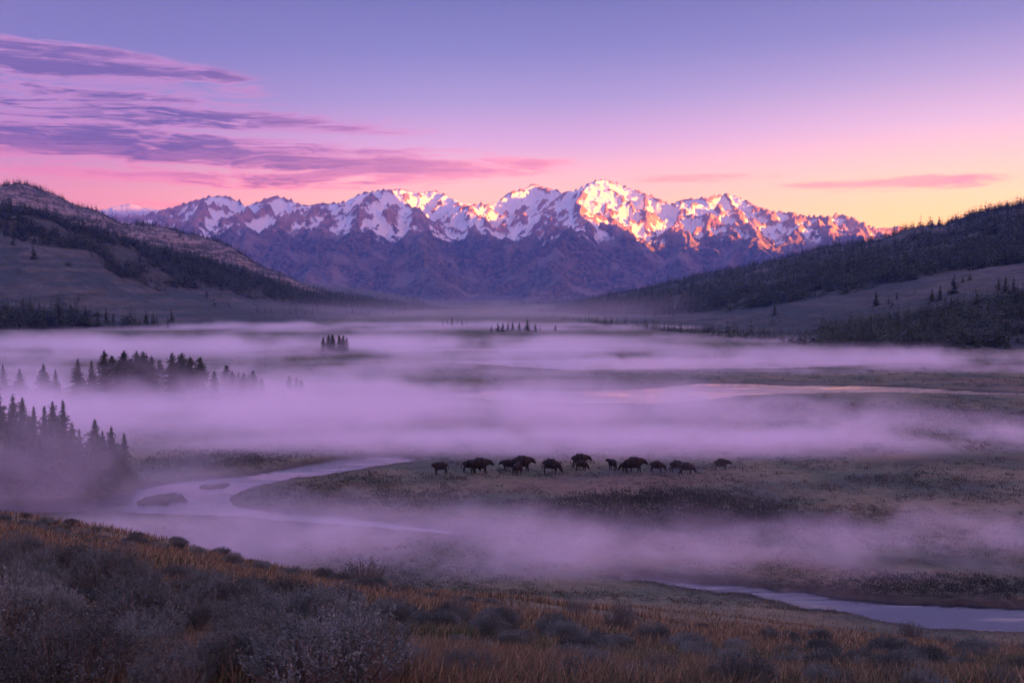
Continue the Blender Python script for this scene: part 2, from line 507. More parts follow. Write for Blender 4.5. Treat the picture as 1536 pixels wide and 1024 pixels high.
def hit(px, py, dmin=3.5, dmax=1500):
    """where the line of sight through a picture position meets the ground"""
    u, e = ray(px, py)
    D = np.geomspace(dmin, dmax, 500)
    g = ground_z(u * D, D, np.full(D.shape, 50.0)); r = CAM_Z + e * D
    i = np.argmax(r <= g)
    if not (r <= g).any(): i = 499
    if i > 0:
        a, b = r[i - 1] - g[i - 1], g[i] - r[i]
        d = D[i - 1] + (D[i] - D[i - 1]) * a / max(a + b, 1e-6)
    else: d = D[0]
    return float(u * d), float(d), float(ground_z(np.array([u * d]), np.array([d]))[0])

def water_sheet(name, P, pad=2.0):
    x0, y0 = P.min(0) - pad; x1, y1 = P.max(0) + pad
    me = make_mesh(name, [(x0, y0, WZ), (x1, y0, WZ), (x1, y1, WZ), (x0, y1, WZ)], [0, 1, 2, 3], 4)
    tag(link(name, me, M_water), kind='structure')
water_sheet('river', RIVER_A); water_sheet('river', RIVER_B)
water_sheet('pond', POND_A); water_sheet('pond', POND_B); water_sheet('pond', POND_C)

# ------------------------------------------------------------------ hills
class Hill:
    """terrain through a set of level lines: each a list of (picture x, picture y, distance)"""
    def __init__(self, lines, u0, u1, amp=5.0, seed=0, foot_sink=True):
        self.L = []
        for ln in lines:
            a = np.array(ln, float)
            u, e = ray(a[:, 0], a[:, 1])
            o = np.argsort(u)
            self.L.append((u[o], e[o], a[o, 2]))
        self.u0, self.u1, self.amp, self.seed = u0, u1, amp, seed
        self.n = len(self.L)
    def pos(self, u, s):
        u = np.asarray(u, float); s = np.clip(np.asarray(s, float), 0, self.n - 1)
        us = u
        Ds = np.stack([np.interp(us, l[0], l[2]) for l in self.L]); es = np.stack([np.interp(us, l[0], l[1]) for l in self.L])
        zs = CAM_Z + es * Ds
        zs[0] = -1.0
        i = np.clip(np.floor(s).astype(int), 0, self.n - 2); t = s - i
        idx = (i,) + tuple(np.indices(u.shape)) if u.ndim else (i,)
        def get(A, k):
            return np.take_along_axis(A, k[None], 0)[0]
        D = get(Ds, i) * (1 - t) + get(Ds, i + 1) * t
        tt = t
        z = get(zs, i) * (1 - tt) + get(zs, i + 1) * tt
        x = u * D
        w = smooth(0, 0.8, s) * (1 - 0.6 * smooth(self.n - 2.5, self.n - 2, s))
        g = ridged(x / 130 + 0.3 * fbm(x / 90, D / 90, 3, self.seed + 2), D / 260, 5, self.seed) - 0.42
        z = z + w * self.amp * (1.5 * g + 0.5 * fbm(x / 34, D / 34, 5, self.seed + 9)) * np.clip(z / 60, 0.15, 1.3)
        return x, D, z
    def find(self, px, py):
        u, e = ray(px, py)
        s = np.linspace(0.02, self.n - 2, 260)
        x, D, z = self.pos(np.full(s.shape, float(u)), s)
        ee = (z - CAM_Z) / D
        k = np.argmax(ee >= e) if (ee >= e).any() else len(s) - 1
        return float(x[k]), float(D[k]), float(z[k]), float(s[k])
    def build(self, name, colf, du=0.0013, ns=170):
        us = np.concatenate([np.arange(self.u0, -0.56, 0.01), np.arange(max(self.u0, -0.56), min(self.u1, 0.56), du), np.arange(max(0.56, self.u0), self.u1, 0.01)])
        us = np.unique(np.round(us, 5))
        ss = np.linspace(0, self.n - 1, ns)
        U, S = np.meshgrid(us, ss, indexing='ij')
        x, y, z = self.pos(U, S)
        c = colf(x, y, z, U, S)
        v = np.stack([x, y, z], -1).reshape(-1, 3)
        me = make_mesh(name, v, grid_faces(len(us), ns), 4, c.reshape(-1, 3), True)
        o = link(name, me, M_hill); tag(o, kind='structure')
        return o

LEFT_CREST = [(-1500, 250, 1150), (-600, 262, 1150), (-150, 270, 1150), (0, 278, 1150), (18, 277, 1150), (41, 277, 1160), (64, 284, 1170), (88, 292, 1180), (108, 303, 1190), (123, 309, 1195), (141, 313, 1200), (158, 321, 1210), (182, 334, 1220), (205, 334, 1230),
              (229, 337, 1240), (249, 341, 1250), (273, 348, 1260), (308, 358, 1280), (346, 367, 1300), (364, 380, 1310), (381, 393, 1320), (400, 403, 1340), (413, 407, 1350), (450, 425, 1400), (500, 440, 1500), (567, 450, 1700),
              (633, 459, 1900), (700, 467, 2000), (760, 472, 2000)]
LEFT_SHLD = [(-1500, 290, 900), (-300, 296, 880), (0, 303, 850), (40, 311, 860), (80, 328, 870), (140, 350, 880), (220, 374, 900), (300, 391, 940), (364, 408, 980), (400, 422, 1010), (450, 437, 1100), (500, 447, 1200), (567, 455, 1380), (633, 463, 1500), (700, 469, 1600), (760, 474, 1600)]
LEFT_MEAD = [(-1500, 360, 720), (-300, 360, 720), (0, 364, 720), (60, 372, 725), (130, 390, 735), (180, 422, 750), (240, 442, 780), (310, 440, 830), (400, 455, 880), (500, 462, 1000), (567, 465, 1150), (633, 469, 1300), (700, 472, 1400), (760, 476, 1400)]
LEFT_LOW = [(-1500, 440, 620), (-300, 450, 610), (0, 452, 610), (130, 460, 620), (240, 468, 640), (310, 469, 670), (400, 472, 730), (500, 474, 850), (567, 475, 950), (633, 477, 1050), (700, 479, 1100), (760, 480, 1100)]
LEFT_FOOT = [(-1500, 494, 540), (0, 494, 540), (250, 493, 560), (400, 488, 620), (500, 485, 700), (600, 482, 800), (700, 482, 900), (760, 482, 900)]
LEFT_BACK = [(p[0], p[1] + (445 - p[1]) * 0.35, p[2] + 500) for p in LEFT_CREST]
hillL = Hill([LEFT_FOOT, LEFT_LOW, LEFT_MEAD, LEFT_SHLD, LEFT_CREST, LEFT_BACK], -1.6, 0.0, 6.0, 101)
RIGHT_CREST = [(780, 474, 1900), (807, 470, 1850), (840, 460, 1800), (863, 453, 1700), (913, 443, 1600), (980, 430, 1450), (1047, 414, 1350), (1100, 405, 1250), (1131, 399, 1220), (1178, 388, 1180), (1225, 375, 1150), (1256, 369, 1120),
               (1287, 366, 1100), (1319, 360, 1060), (1337, 353, 1040), (1356, 345, 1020), (1381, 341, 1000), (1419, 337, 980), (1444, 328, 970), (1475, 318, 960), (1506, 310, 950), (1536, 305, 940), (1700, 285, 900), (2200, 262, 880), (3200, 262, 880)]
RIGHT_MID = [(780, 476, 1300), (840, 468, 1250), (913, 458, 1100), (980, 450, 1000), (1047, 440, 900), (1131, 425, 800), (1225, 405, 760), (1319, 390, 720), (1400, 378, 700), (1475, 365, 690), (1536, 355, 680), (1700, 340, 660), (2200, 320, 650), (3200, 320, 650)]
RIGHT_TREE = [(780, 478, 1150), (840, 474, 1050), (913, 472, 940), (1000, 474, 800), (1100, 467, 700), (1180, 456, 640), (1270, 440, 600), (1320, 427, 590), (1400, 415, 570), (1480, 405, 560), (1536, 399, 550), (1700, 385, 540), (3200, 380, 540)]
RIGHT_LOW = [(780, 480, 1000), (840, 479, 900), (950, 486, 650), (1100, 495, 520), (1200, 492, 480), (1270, 486, 460), (1340, 474, 450), (1420, 460, 440), (1480, 448, 440), (1536, 437, 440), (1700, 420, 430), (3200, 415, 430)]
RIGHT_FOOT = [(780, 483, 880), (840, 486, 760), (950, 496, 560), (1100, 512, 420), (1200, 520, 370), (1250, 526, 345), (1400, 528, 335), (1536, 528, 335), (1700, 528, 330), (3200, 530, 330)]
RIGHT_BACK = [(p[0], p[1] + (445 - p[1]) * 0.3, p[2] + 450) for p in RIGHT_CREST]
hillR = Hill([RIGHT_FOOT, RIGHT_LOW, RIGHT_TREE, RIGHT_MID, RIGHT_CREST, RIGHT_BACK], 0.0, 1.6, 4.5, 202)

C_rock = np.array([0.20, 0.145, 0.135]); C_rockd = np.array([0.045, 0.040, 0.044]); C_mead = np.array([0.062, 0.060, 0.055]); C_meadg = np.array([0.026, 0.036, 0.038])
C_duff = np.array([0.035, 0.036, 0.026])
def mixc(c, d, k): return c * (1 - k[..., None]) + d * k[..., None]
def left_cols(x, y, z, U, S):
    n = fbm(x / 40, y / 60, 5, 51); n2 = fbm(x / 9, z / 5, 4, 52); n3 = fbm(x / 120, y / 120, 3, 57)
    str_ = fbm(x / 60 + n, z / 3.5, 4, 58)
    c = mixc(C_meadg + 0 * x[..., None], C_mead, smooth(-0.2, 0.35, n * .6 + str_))
    rk = smooth(3.0, 3.25, S + 0.25 * n) * smooth(4.1, 3.9, S)
    stk = fbm(x / 7, z / 30, 5, 60)
    rkc = mixc(C_rockd + 0 * x[..., None], C_rock, smooth(-0.2, 0.25, n2 * .6 + 1.0 * stk + .3 * fbm(x / 5, y / 5, 3, 59)))
    c = mixc(c, rkc, rk * smooth(-0.35, 0.0, n3 + .5 * n + .25))
    c = mixc(c, C_duff, smooth(0.1, 0.35, fbm(x / 9, z / 4, 4, 66) + .25 * n) * 0.6)
    c = mixc(c, C_duff, smooth(2.05, 2.25, S + .2 * n) * smooth(3.15, 2.95, S + .15 * n) * 0.85)
    return c
def right_cols(x, y, z, U, S):
    n = fbm(x / 40, y / 60, 5, 61); n2 = fbm(x / 9, z / 5, 4, 62)
    str_ = fbm(x / 70 + n, z / 4, 4, 68)
    c = mixc(C_meadg + 0 * x[..., None], C_mead, smooth(-0.2, 0.35, n * .6 + str_))
    c = mixc(c, C_duff, smooth(0.1, 0.35, fbm(x / 9, z / 4, 4, 66) + .25 * n) * 0.6)
    c = mixc(c, C_rock * 0.9, smooth(0.2, 0.45, n2 + .3 * n) * smooth(3.0, 3.3, S) * .8)
    c = mixc(c, C_duff, smooth(2.0, 2.15, S + .12 * n) * smooth(3.9, 3.2, S) * 0.8)
    return c
hillL.build('hillside', left_cols)
hillR.build('hillside', right_cols)
# low ridges closing the valley
hillM = Hill([[(380, 452, 2100), (760, 470, 2100)], [(380, 404, 2400), (430, 415, 2400), (470, 426, 2400), (520, 431, 2400), (560, 436, 2400), (600, 442, 2400), (630, 448, 2400), (690, 460, 2400), (760, 468, 2400)],
              [(380, 420, 2700), (520, 440, 2700), (760, 470, 2700)]], -0.27, 0.0, 2.0, 303)
hillM.build('low_hills', lambda x, y, z, U, S: mixc(C_mead * 1.25 + 0 * x[..., None], C_duff, smooth(0.0, 0.4, fbm(x / 60, y / 90, 4, 71) - .5 * smooth(.6, .9, S) + .1)), ns=50)
hillN = Hill([[(620, 470, 2300), (1000, 470, 2300)], [(620, 468, 2800), (690, 466, 2800), (740, 462, 2800), (790, 456, 2800), (840, 451, 2800), (900, 447, 2800), (1000, 443, 2800)],
              [(620, 468, 3100), (1000, 455, 3100)]], -0.1, 0.16, 2.0, 404)
hillN.build('low_hills', lambda x, y, z, U, S: mixc(C_duff + 0 * x[..., None], C_meadg, smooth(0.1, 0.4, fbm(x / 60, y / 90, 4, 72))), ns=50)

# ------------------------------------------------------------------ mountains
SKY = np.array([(-900, 330), (-300, 325), (100, 328), (215, 322), (240, 315), (258, 310), (275, 305), (290, 300), (310, 295), (325, 293), (345, 294), (355, 300), (370, 308), (385, 303), (400, 296), (415, 293), (430, 297), (445, 303), (460, 308), (480, 304),
       (500, 304), (520, 301), (535, 292), (545, 288), (560, 286), (575, 284), (590, 283), (605, 283), (620, 288), (640, 287), (652, 285), (665, 290), (680, 298), (700, 305), (723, 305), (747, 305), (752, 295), (767, 287), (780, 283), (793, 280), (802, 274),
       (813, 280), (827, 282), (840, 287), (857, 287), (870, 281), (883, 274), (898, 269), (910, 269), (927, 275), (947, 282), (970, 290), (990, 298), (1007, 306), (1017, 300), (1033, 297), (1047, 297), (1063, 295), (1080, 291), (1097, 291), (1113, 297),
       (1140, 310), (1163, 316), (1175, 317), (1191, 318), (1209, 323), (1225, 323), (1241, 324), (1255, 320), (1275, 324), (1287, 329), (1303, 337), (1330, 350), (1400, 368), (1500, 380), (1800, 380), (2400, 380)], float)
MD = 6000.0
def build_mountains():
    su, se = ray(SKY[:, 0], SKY[:, 1])
    crng = np.random.default_rng(31)
    segs = []      # ax ay az bx by bz k
    cu = su; cyy = MD + 250 * np.tanh((cu + 0.135) * 25) + 90 * np.sin(cu * 61)
    cx = cu * cyy; cz = CAM_Z + se * cyy
    for i in range(len(cu) - 1):
        segs.append((cx[i], cyy[i], cz[i], cx[i + 1], cyy[i + 1], cz[i + 1], 0.85))
    # spurs running down towards the valley: (picture x on the crest, drift of x per metre, steepness, length)
    spurs = [(325, 0.15, 1.0, 2200), (272, -0.3, 1.0, 1700), (415, -0.1, 1.0, 2000), (385, 0.25, 1.1, 1200), (460, -0.25, 1.0, 1500), (520, 0.1, 0.85, 1900), (545, -0.35, 0.95, 2300), (578, -0.05, 0.85, 2100), (605, 0.18, 0.9, 2400), (652, 0.35, 0.95, 2300), (625, -0.1, 1.0, 1700),
             (700, -0.12, 0.9, 1900), (745, -0.4, 1.0, 1600), (767, -0.2, 1.0, 1500), (802, 0.05, 1.05, 1500), (835, 0.3, 1.1, 1500), (870, -0.25, 1.0, 1700), (903, -0.22, 0.92, 2400), (935, 0.25, 1.0, 1900), (975, 0.35, 0.95, 2300), (905, 0.16, 1.15, 1100),
             (1010, -0.1, 0.9, 2000), (1045, 0.1, 0.95, 1800), (1088, -0.05, 0.85, 2200), (1100, 0.35, 0.9, 2300), (1140, 0.25, 0.9, 2000), (1180, 0.1, 0.85, 2000), (1215, 0.3, 0.85, 2000), (1255, 0.1, 0.8, 2100), (1290, 0.3, 0.9, 1600), (1350, 0.1, 0.9, 1600), (120, 0, 1, 1500), (20, .1, 1, 1500)]
    for (px, dr, st, ln) in spurs:
        u, _ = ray(px, 300)
        x0 = np.interp(u, cu, cx); y0 = np.interp(u, cu, cyy); z0 = np.interp(u, cu, cz)
        n = 9; pts = []
        for k in range(n + 1):
            t = k / n
            zz = z0 * (1 - t) ** (1.15 * st) * (1 + 0.05 * crng.normal() * (0 < k < n)) + 20
            pts.append((x0 + dr * ln * t + crng.normal() * 35 * (k > 0), y0 - ln * t, zz))
        for k in range(n):
            a, b = pts[k], pts[k + 1]
            segs.append((*a, *b, 0.8))
            if k in (1, 2, 3, 5, 6):
                for sgn in (-1, 1):
                    l2 = crng.uniform(260, 520) * (1 - 0.35 * k / n)
                    c = (a[0] + sgn * l2 * 0.72, a[1] - l2 * crng.uniform(0.5, 0.9), max(a[2] - l2 * crng.uniform(0.42, 0.6), 15))
                    segs.append((*a, *c, 0.85))
    for (px, back) in ((325, 600), (415, 500), (600, 700), (802, 600), (900, 800), (1090, 700), (1255, 600)):
        u, _ = ray(px, 300)
        x0 = np.interp(u, cu, cx); y0 = np.interp(u, cu, cyy); z0 = np.interp(u, cu, cz)
        segs.append((x0, y0, z0, x0 + 100, y0 + back, z0 * 0.6, 0.8))
    us = np.concatenate([np.arange(-0.75, -0.56, 0.004), np.arange(-0.56, 0.56, 0.00085), np.arange(0.56, 0.74, 0.004)])
    Ds = np.concatenate([np.arange(3300, 4600, 30.0), np.arange(4600, 6450, 9.0), np.arange(6450, 7010, 40.0)])
    U, D = np.meshgrid(us, Ds, indexing='ij')
    X = (U * D).astype(np.float32); Yv = D.astype(np.float32)
    Xw = X + (55 * fbm(X / 260, Yv / 260, 3, 81)).astype(np.float32); Yw = Yv + (55 * fbm(X / 260, Yv / 260, 3, 85)).astype(np.float32)
    H = np.full(X.shape, -50, np.float32)
    S = np.array(segs, np.float32)
    for (ax, ay, az_, bx, by, bz, k) in S:
        reach = max(az_, bz) / k + 30
        um = us * 1.0
        i0 = np.searchsorted(Ds, min(ay, by) - reach - 60); i1 = np.searchsorted(Ds, max(ay, by) + reach + 60)
        ulo = (min(ax, bx) - reach) ; uhi = (max(ax, bx) + reach)
        ua = min(ulo / 3300, ulo / 7000); ub = max(uhi / 3300, uhi / 7000)
        j0 = np.searchsorted(us, ua); j1 = np.searchsorted(us, ub)
        if i1 <= i0 or j1 <= j0: continue
        x = Xw[j0:j1, i0:i1]; y = Yw[j0:j1, i0:i1]
        ex, ey = bx - ax, by - ay
        t = np.clip(((x - ax) * ex + (y - ay) * ey) / (ex * ex + ey * ey + 1), 0, 1)
        d = np.hypot(x - ax - t * ex, y - ay - t * ey)
        h = az_ + t * (bz - az_) - k * d * (1 - 0.12 * np.clip(d / 600, 0, 1))
        H[j0:j1, i0:i1] = np.maximum(H[j0:j1, i0:i1], h)
    apron = 150 * smooth(3800, 5900, D) + 12 * fbm(X / 300, Yv / 300, 3, 87)
    H = np.maximum(H, apron - 10) + 0.0
    H = np.where(H < apron + 60, H + 0.25 * (apron + 60 - H), H)
    nz = ridged(X / 210, Yv / 260, 6, 91) - 0.45
    nf = ridged(X / 60, Yv / 75, 4, 96) - 0.45
    amp = np.clip(H / 420, 0.12, 1.4)
    hi = smooth(420, 640, H)
    H = H + nz * (74 - 40 * hi) * amp + nf * (26 - 19 * hi) * np.maximum(amp, .6 * smooth(40, 160, H)) + 3 * amp * fbm(X / 18, Yv / 18, 3, 98)
    # bring every bearing's summit to the crest's height
    e = (H - CAM_Z) / D
    mx = e[:, :].max(1)
    tgt = np.interp(us, su, se)
    f = tgt / mx
    kk = np.ones(9) / 9
    f = np.convolve(np.pad(f, 4, mode='edge'), kk, mode='valid')
    w = np.clip((H - 120) / 250, 0, 1)
    H = H * (1 + (f[:, None] - 1) * w)
    H = H * smooth(3250, 3700, D) * 1.0 - 3
    v = np.stack([X, Yv, H], -1).reshape(-1, 3)
    # snow lies in gullies and bowls, rock stands out on ribs
    def blur(A, ru, rd):
        for ax, r in ((0, ru), (1, rd)):
            pad = [(0, 0), (0, 0)]; pad[ax] = (r + 1, r)
            cs = np.cumsum(np.pad(A, pad, mode='edge'), axis=ax)
            n_ = A.shape[ax]
            hi = np.take(cs, np.arange(2 * r + 1, 2 * r + 1 + n_), axis=ax); lo = np.take(cs, np.arange(0, n_), axis=ax)
            A = (hi - lo) / (2 * r + 1)
        return A
    Hs = blur(H, 4, 3)
    conc = (blur(Hs, 16, 10) - Hs) / 22 + (blur(H, 5, 3) - H) / 14
    gx = np.gradient(Hs, axis=0) / (np.gradient(X, axis=0) + 1e-6)
    n1_ = fbm(X / 420, Yv / 420, 4, 301); n2_ = fbm((X + H * .6) / 60, (Yv + H) / 60, 4, 302)
    thr = smooth(640, 330, H + 90 * n1_ + 60 * n2_)
    snow_ = smooth(260, 400, H + 70 * n1_ + 40 * n2_) * smooth(-0.20, 0.16, conc * 1.2 + 1.62 + .35 * fbm(X / 24, (Yv + H) / 40, 3, 303) + 0.40 * n2_ + 0.45 * n1_ - 1.75 * thr - 0.30 * smooth(0.1, -0.9, gx) * (X > 300))
    cols = np.stack([snow_, np.clip(conc * .5 + .5, 0, 1), np.clip(n2_ * .5 + .5, 0, 1)], -1).reshape(-1, 3)
    me = make_mesh('mountains', v, grid_faces(len(us), len(Ds)), 4, cols, True)
    m = bpy.data.materials.new('alpine_rock_snow'); m.use_nodes = True
    g = NT(m.node_tree)
    geo = g.n('ShaderNodeNewGeometry')
    pos = geo.outputs['Position']; nx, ny, nz_ = g.xyz(geo.outputs['Normal'])
    px_, py_, pz = g.xyz(pos)
    nA = g.noise(pos, 0.0045, 7, 0.65); nB = g.noise(pos, 0.02, 6, 0.7); nC = g.noise(pos, 0.07, 4, 0.7)
    lvl = g.m('ADD', pz, g.m('ADD', g.m('MULTIPLY', g.m('SUBTRACT', nA, 0.5), 260), g.m('MULTIPLY', g.m('SUBTRACT', nB, 0.5), 190)))
    alt = g.rng(lvl, 385, 470)
    slope = g.m('ADD', nz_, g.m('ADD', g.m('MULTIPLY', g.m('SUBTRACT', nB, 0.5), 0.55), g.m('MULTIPLY', g.m('SUBTRACT', nC, 0.5), 0.35)))
    flat = g.rng(slope, 0.655, 0.715)
    # broad snow fields on the higher slopes
    at = g.n('ShaderNodeVertexColor'); at.layer_name = 'Col'
    sr, sg, sb_ = g.xyz(at.outputs[0])
    snow = g.rng(g.m('ADD', sr, g.m('ADD', g.m('MULTIPLY', g.m('SUBTRACT', nC, 0.5), 1.3), g.m('MULTIPLY', g.m('SUBTRACT', nB, 0.5), 0.5))), 0.26, 0.78)
    rock = g.mix(g.rng(nB, 0.3, 0.7), (0.12, 0.082, 0.078, 1), (0.32, 0.19, 0.155, 1))
    forest = g.mix(g.rng(g.noise(pos, 0.05, 5, 0.75), 0.35, 0.7), (0.010, 0.014, 0.018, 1), (0.140, 0.100, 0.080, 1))
    scree = g.mix(g.rng(nA, 0.5, 0.62), forest, (0.13, 0.10, 0.09, 1))
    low = g.rng(g.m('ADD', pz, g.m('MULTIPLY', g.m('SUBTRACT', nB, 0.5), 200)), 420, 300)
    c = g.mix(low, rock, scree)
    c = g.mix(snow, c, (0.52, 0.52, 0.53, 1))
    b = g.n('ShaderNodeBsdfPrincipled'); g.put(b.inputs['Base Color'], c); b.inputs['Roughness'].default_value = 0.85
    b.inputs['Specular IOR Level'].default_value = 0.1
    bn = g.n('ShaderNodeBump'); bn.inputs['Strength'].default_value = 0.6; bn.inputs['Distance'].default_value = 5
    g.put(bn.inputs['Height'], g.noise(pos, 0.03, 6, 0.7))
    g.t.links.new(bn.outputs[0], b.inputs['Normal'])
    out = g.n('ShaderNodeOutputMaterial'); g.t.links.new(b.outputs[0], out.inputs[0])
    tag(link('mountains', me, m), kind='structure')
    return m
M_alp = build_mountains()
def far_range(pts, D, seed):
    a = np.array(pts, float); su, se = ray(a[:, 0], a[:, 1])
    us = np.arange(su[0], su[-1], 0.0012)
    top = CAM_Z + np.interp(us, su, se) * D + 10 * (ridged(us * 80, us * 0, 4, seed) - .45)
    t = np.linspace(0, 1, 40)
    U, T = np.meshgrid(us, t, indexing='ij')
    Dd = D - 500 + T * 600
    f = np.where(T < 0.83, (T / 0.83), (1 - (T - 0.83) / 0.17 * 0.5))
    Z = top[:, None] * f + (ridged(U * Dd / 200, Dd / 260, 5, seed + 3) - .45) * 60 * f * (T < .8)
    v = np.stack([U * Dd, Dd, Z], -1).reshape(-1, 3)
    tag(link('mountains', make_mesh('mountains', v, grid_faces(len(us), 40), 4, np.stack([smooth(450, 700, Z)] * 3, -1).reshape(-1, 3), True), M_alp), kind='structure')
far_range([(100, 330), (140, 318), (165, 311), (178, 308), (197, 304), (215, 310), (235, 313), (260, 320), (300, 330)], 6900, 5)
far_range([(1270, 350), (1300, 345), (1319, 341), (1331, 341), (1347, 338), (1362, 344), (1400, 352), (1450, 358)], 6900, 8)

# unseen added range right of the frame, shaped to shade valley and lower slopes
def added_shade_range():
    X0 = 4200.0
    prof = [(-6500, 600), (-4500, 1100), (-2000, 1500), (0, 1850), (1500, 1750), (2600, 1520), (2710, 1420), (2800, 1040), (2900, 820), (3000, 600), (3100, 420), (3400, 320), (4000, 180), (5000, 40)]
    ys = np.array([p[0] for p in prof], float); zs = np.array([p[1] for p in prof], float)
    ya = np.arange(-6800, 5100, 55.0)
    top = np.interp(ya, ys, zs) * smooth(-6800, -6200, ya) * smooth(5080, 4700, ya)
    xs = np.linspace(-1, 1, 50)
    YY, T = np.meshgrid(ya, xs, indexing='ij')
    wd = 1000.0
    Xg = X0 + T * wd
    base = top[:, None] * np.clip(1 - np.abs(T) ** 0.85, 0, 1)
    Z = base + (ridged(Xg / 400, YY / 400, 5, 15) - .5) * 120 * np.clip(np.abs(T) * 3, 0, 1) * np.clip(base / 400, 0, 1) - 5
    v = np.stack([Xg, YY, Z], -1).reshape(-1, 3)
    tag(link('mountains', make_mesh('mountains', v, grid_faces(len(ya), 50)[:, ::-1], 4, np.stack([smooth(500, 800, Z)] * 3, -1).reshape(-1, 3), True), M_alp), kind='structure')  # not one of the visible mountains: added only to block the sun
added_shade_range()
#PART2
# ------------------------------------------------------------------ air
def closed_box(name, x0, x1, y0, y1, z0, z1):
    v = [(x0, y0, z0), (x1, y0, z0), (x1, y1, z0), (x0, y1, z0), (x0, y0, z1), (x1, y0, z1), (x1, y1, z1), (x0, y1, z1)]
    f = [0, 3, 2, 1, 4, 5, 6, 7, 0, 1, 5, 4, 1, 2, 6, 5, 2, 3, 7, 6, 3, 0, 4, 7]
    return make_mesh(name, v, f, 4)
def make_haze():
    m = bpy.data.materials.new('haze_air'); m.use_nodes = True
    g = NT(m.node_tree)
    v = g.n('ShaderNodeVolumePrincipled')
    v.inputs['Color'].default_value = (0.15, 0.29, 0.82, 1)
    v.inputs['Density'].default_value = HAZE
    v.inputs['Anisotropy'].default_value = 0.2
    out = g.n('ShaderNodeOutputMaterial'); g.t.links.new(v.outputs[0], out.inputs['Volume'])
    m.cycles.homogeneous_volume = True
    o = link('haze', closed_box('haze', -5500, 5400, -7100, 7200, -12, 2050), m)
    tag(o, kind='stuff')
HAZE = 8.4e-5
make_haze()

def ico(sub):
    import bmesh
    bm = bmesh.new(); bmesh.ops.create_icosphere(bm, subdivisions=sub, radius=1.0)
    bm.verts.ensure_lookup_table()
    v = np.array([p.co for p in bm.verts]); f = np.array([[q.index for q in t.verts] for t in bm.faces]); bm.free()
    return v, f
FOGV, FOGF = ico(3)
def fog_material(i, dens, nscale, nlo, nhi, vert):
    m = bpy.data.materials.new('fog'); m.use_nodes = True
    g = NT(m.node_tree)
    pos = g.n('ShaderNodeNewGeometry').outputs['Position']
    obj = g.n('ShaderNodeTexCoord').outputs['Object']
    x, y, z = g.xyz(obj)
    r2 = g.m('ADD', g.m('MULTIPLY', x, x), g.m('MULTIPLY', y, y))
    horiz = g.rng(r2, 0.95, 0.12)
    # wisps: the bank's upper surface rises and falls with a broad noise
    wp = g.vm('MULTIPLY', g.vm('ADD', pos, (i * 37.1, i * 11.7, 0)), (1.0 / nscale, 1.5 / nscale, 1.5 / nscale))
    n = g.noise(wp, 1.0, 4, 0.6, 0.5)
    n2 = g.noise(wp, 3.1, 3, 0.6, 0.2)
    n = g.m('ADD', n, g.m('MULTIPLY', g.m('SUBTRACT', n2, 0.5), 0.35))
    top = g.m('MULTIPLY', horiz, g.rng(n, nlo, nhi + 0.04, 0.12, 1.0))
    zz = g.m('DIVIDE', z, g.m('ADD', top, 0.001))
    prof = g.rng(zz, 1.0, vert)
    d = g.m('MULTIPLY', g.m('MULTIPLY', prof, g.rng(n, nlo, nhi + 0.04, 0.05, 1.0)), g.m('MULTIPLY', horiz, dens))
    v = g.n('ShaderNodeVolumePrincipled')
    v.inputs['Color'].default_value = (1.0, 0.86, 0.95, 1)
    g.put(v.inputs['Density'], d)
    v.inputs['Anisotropy'].default_value = 0.35
    out = g.n('ShaderNodeOutputMaterial'); g.t.links.new(v.outputs[0], out.inputs['Volume'])
    return m
# (picture x, ground picture y, half width m, half depth m, height m, density, noise size m, noise low, noise high, turn)
FOGS = [
    (560, 826, 40, 13, 4.8, 0.090, 12, 0.32, 0.56, -4),      # below the knoll, left of the middle
    (850, 832, 34, 11, 3.8, 0.080, 10, 0.35, 0.58, 4),
    (1180, 838, 30, 9, 3.2, 0.085, 10, 0.37, 0.60, 2),
    (1490, 812, 26, 9, 3.4, 0.080, 10, 0.37, 0.60, 0),
    (20, 752, 32, 9, 13.0, 0.060, 13, 0.28, 0.56, 0),        # in front of the left grove
    (50, 617, 50, 11, 12.5, 0.055, 18, 0.28, 0.56, 0),
    (1000, 884, 18, 4, 1.8, 0.05, 6, 0.40, 0.62, 0),
    (620, 632, 105, 26, 8.0, 0.090, 20, 0.34, 0.56, 0),      # bright bank behind the herd
    (870, 673, 60, 13, 3.2, 0.180, 10, 0.22, 0.48, 0),
    (300, 826, 34, 8, 4.0, 0.070, 11, 0.34, 0.56, 0),
    (1180, 655, 50, 12, 4.0, 0.080, 13, 0.38, 0.58, 0),
    (1500, 664, 50, 12, 5.0, 0.080, 13, 0.38, 0.56, 0),
    (100, 640, 105, 36, 8.5, 0.080, 22, 0.34, 0.56, 0),
    (330, 588, 120, 18, 6.5, 0.070, 20, 0.36, 0.56, 0),
    (800, 604, 70, 14, 3.4, 0.060, 16, 0.38, 0.60, 0),
    (250, 528, 260, 75, 8.5, 0.050, 40, 0.36, 0.56, 0),      # far left valley
    (600, 492, 220, 110, 6.0, 0.030, 50, 0.36, 0.60, 0),
    (1400, 548, 200, 40, 6.8, 0.060, 30, 0.38, 0.56, 0),     # foot of the right hill
    (1000, 510, 170, 50, 3.4, 0.020, 36, 0.40, 0.60, 0),
    (740, 477, 520, 260, 24.0, 0.0016, 120, 0.20, 0.60, 0),  # soft haze resting in the upper valley
    (420, 560, 170, 26, 5.0, 0.050, 26, 0.38, 0.60, 0),
    (640, 640, 230, 105, 3.2, 0.007, 26, 0.34, 0.62, 0),     # thin veil over the whole meadow
]
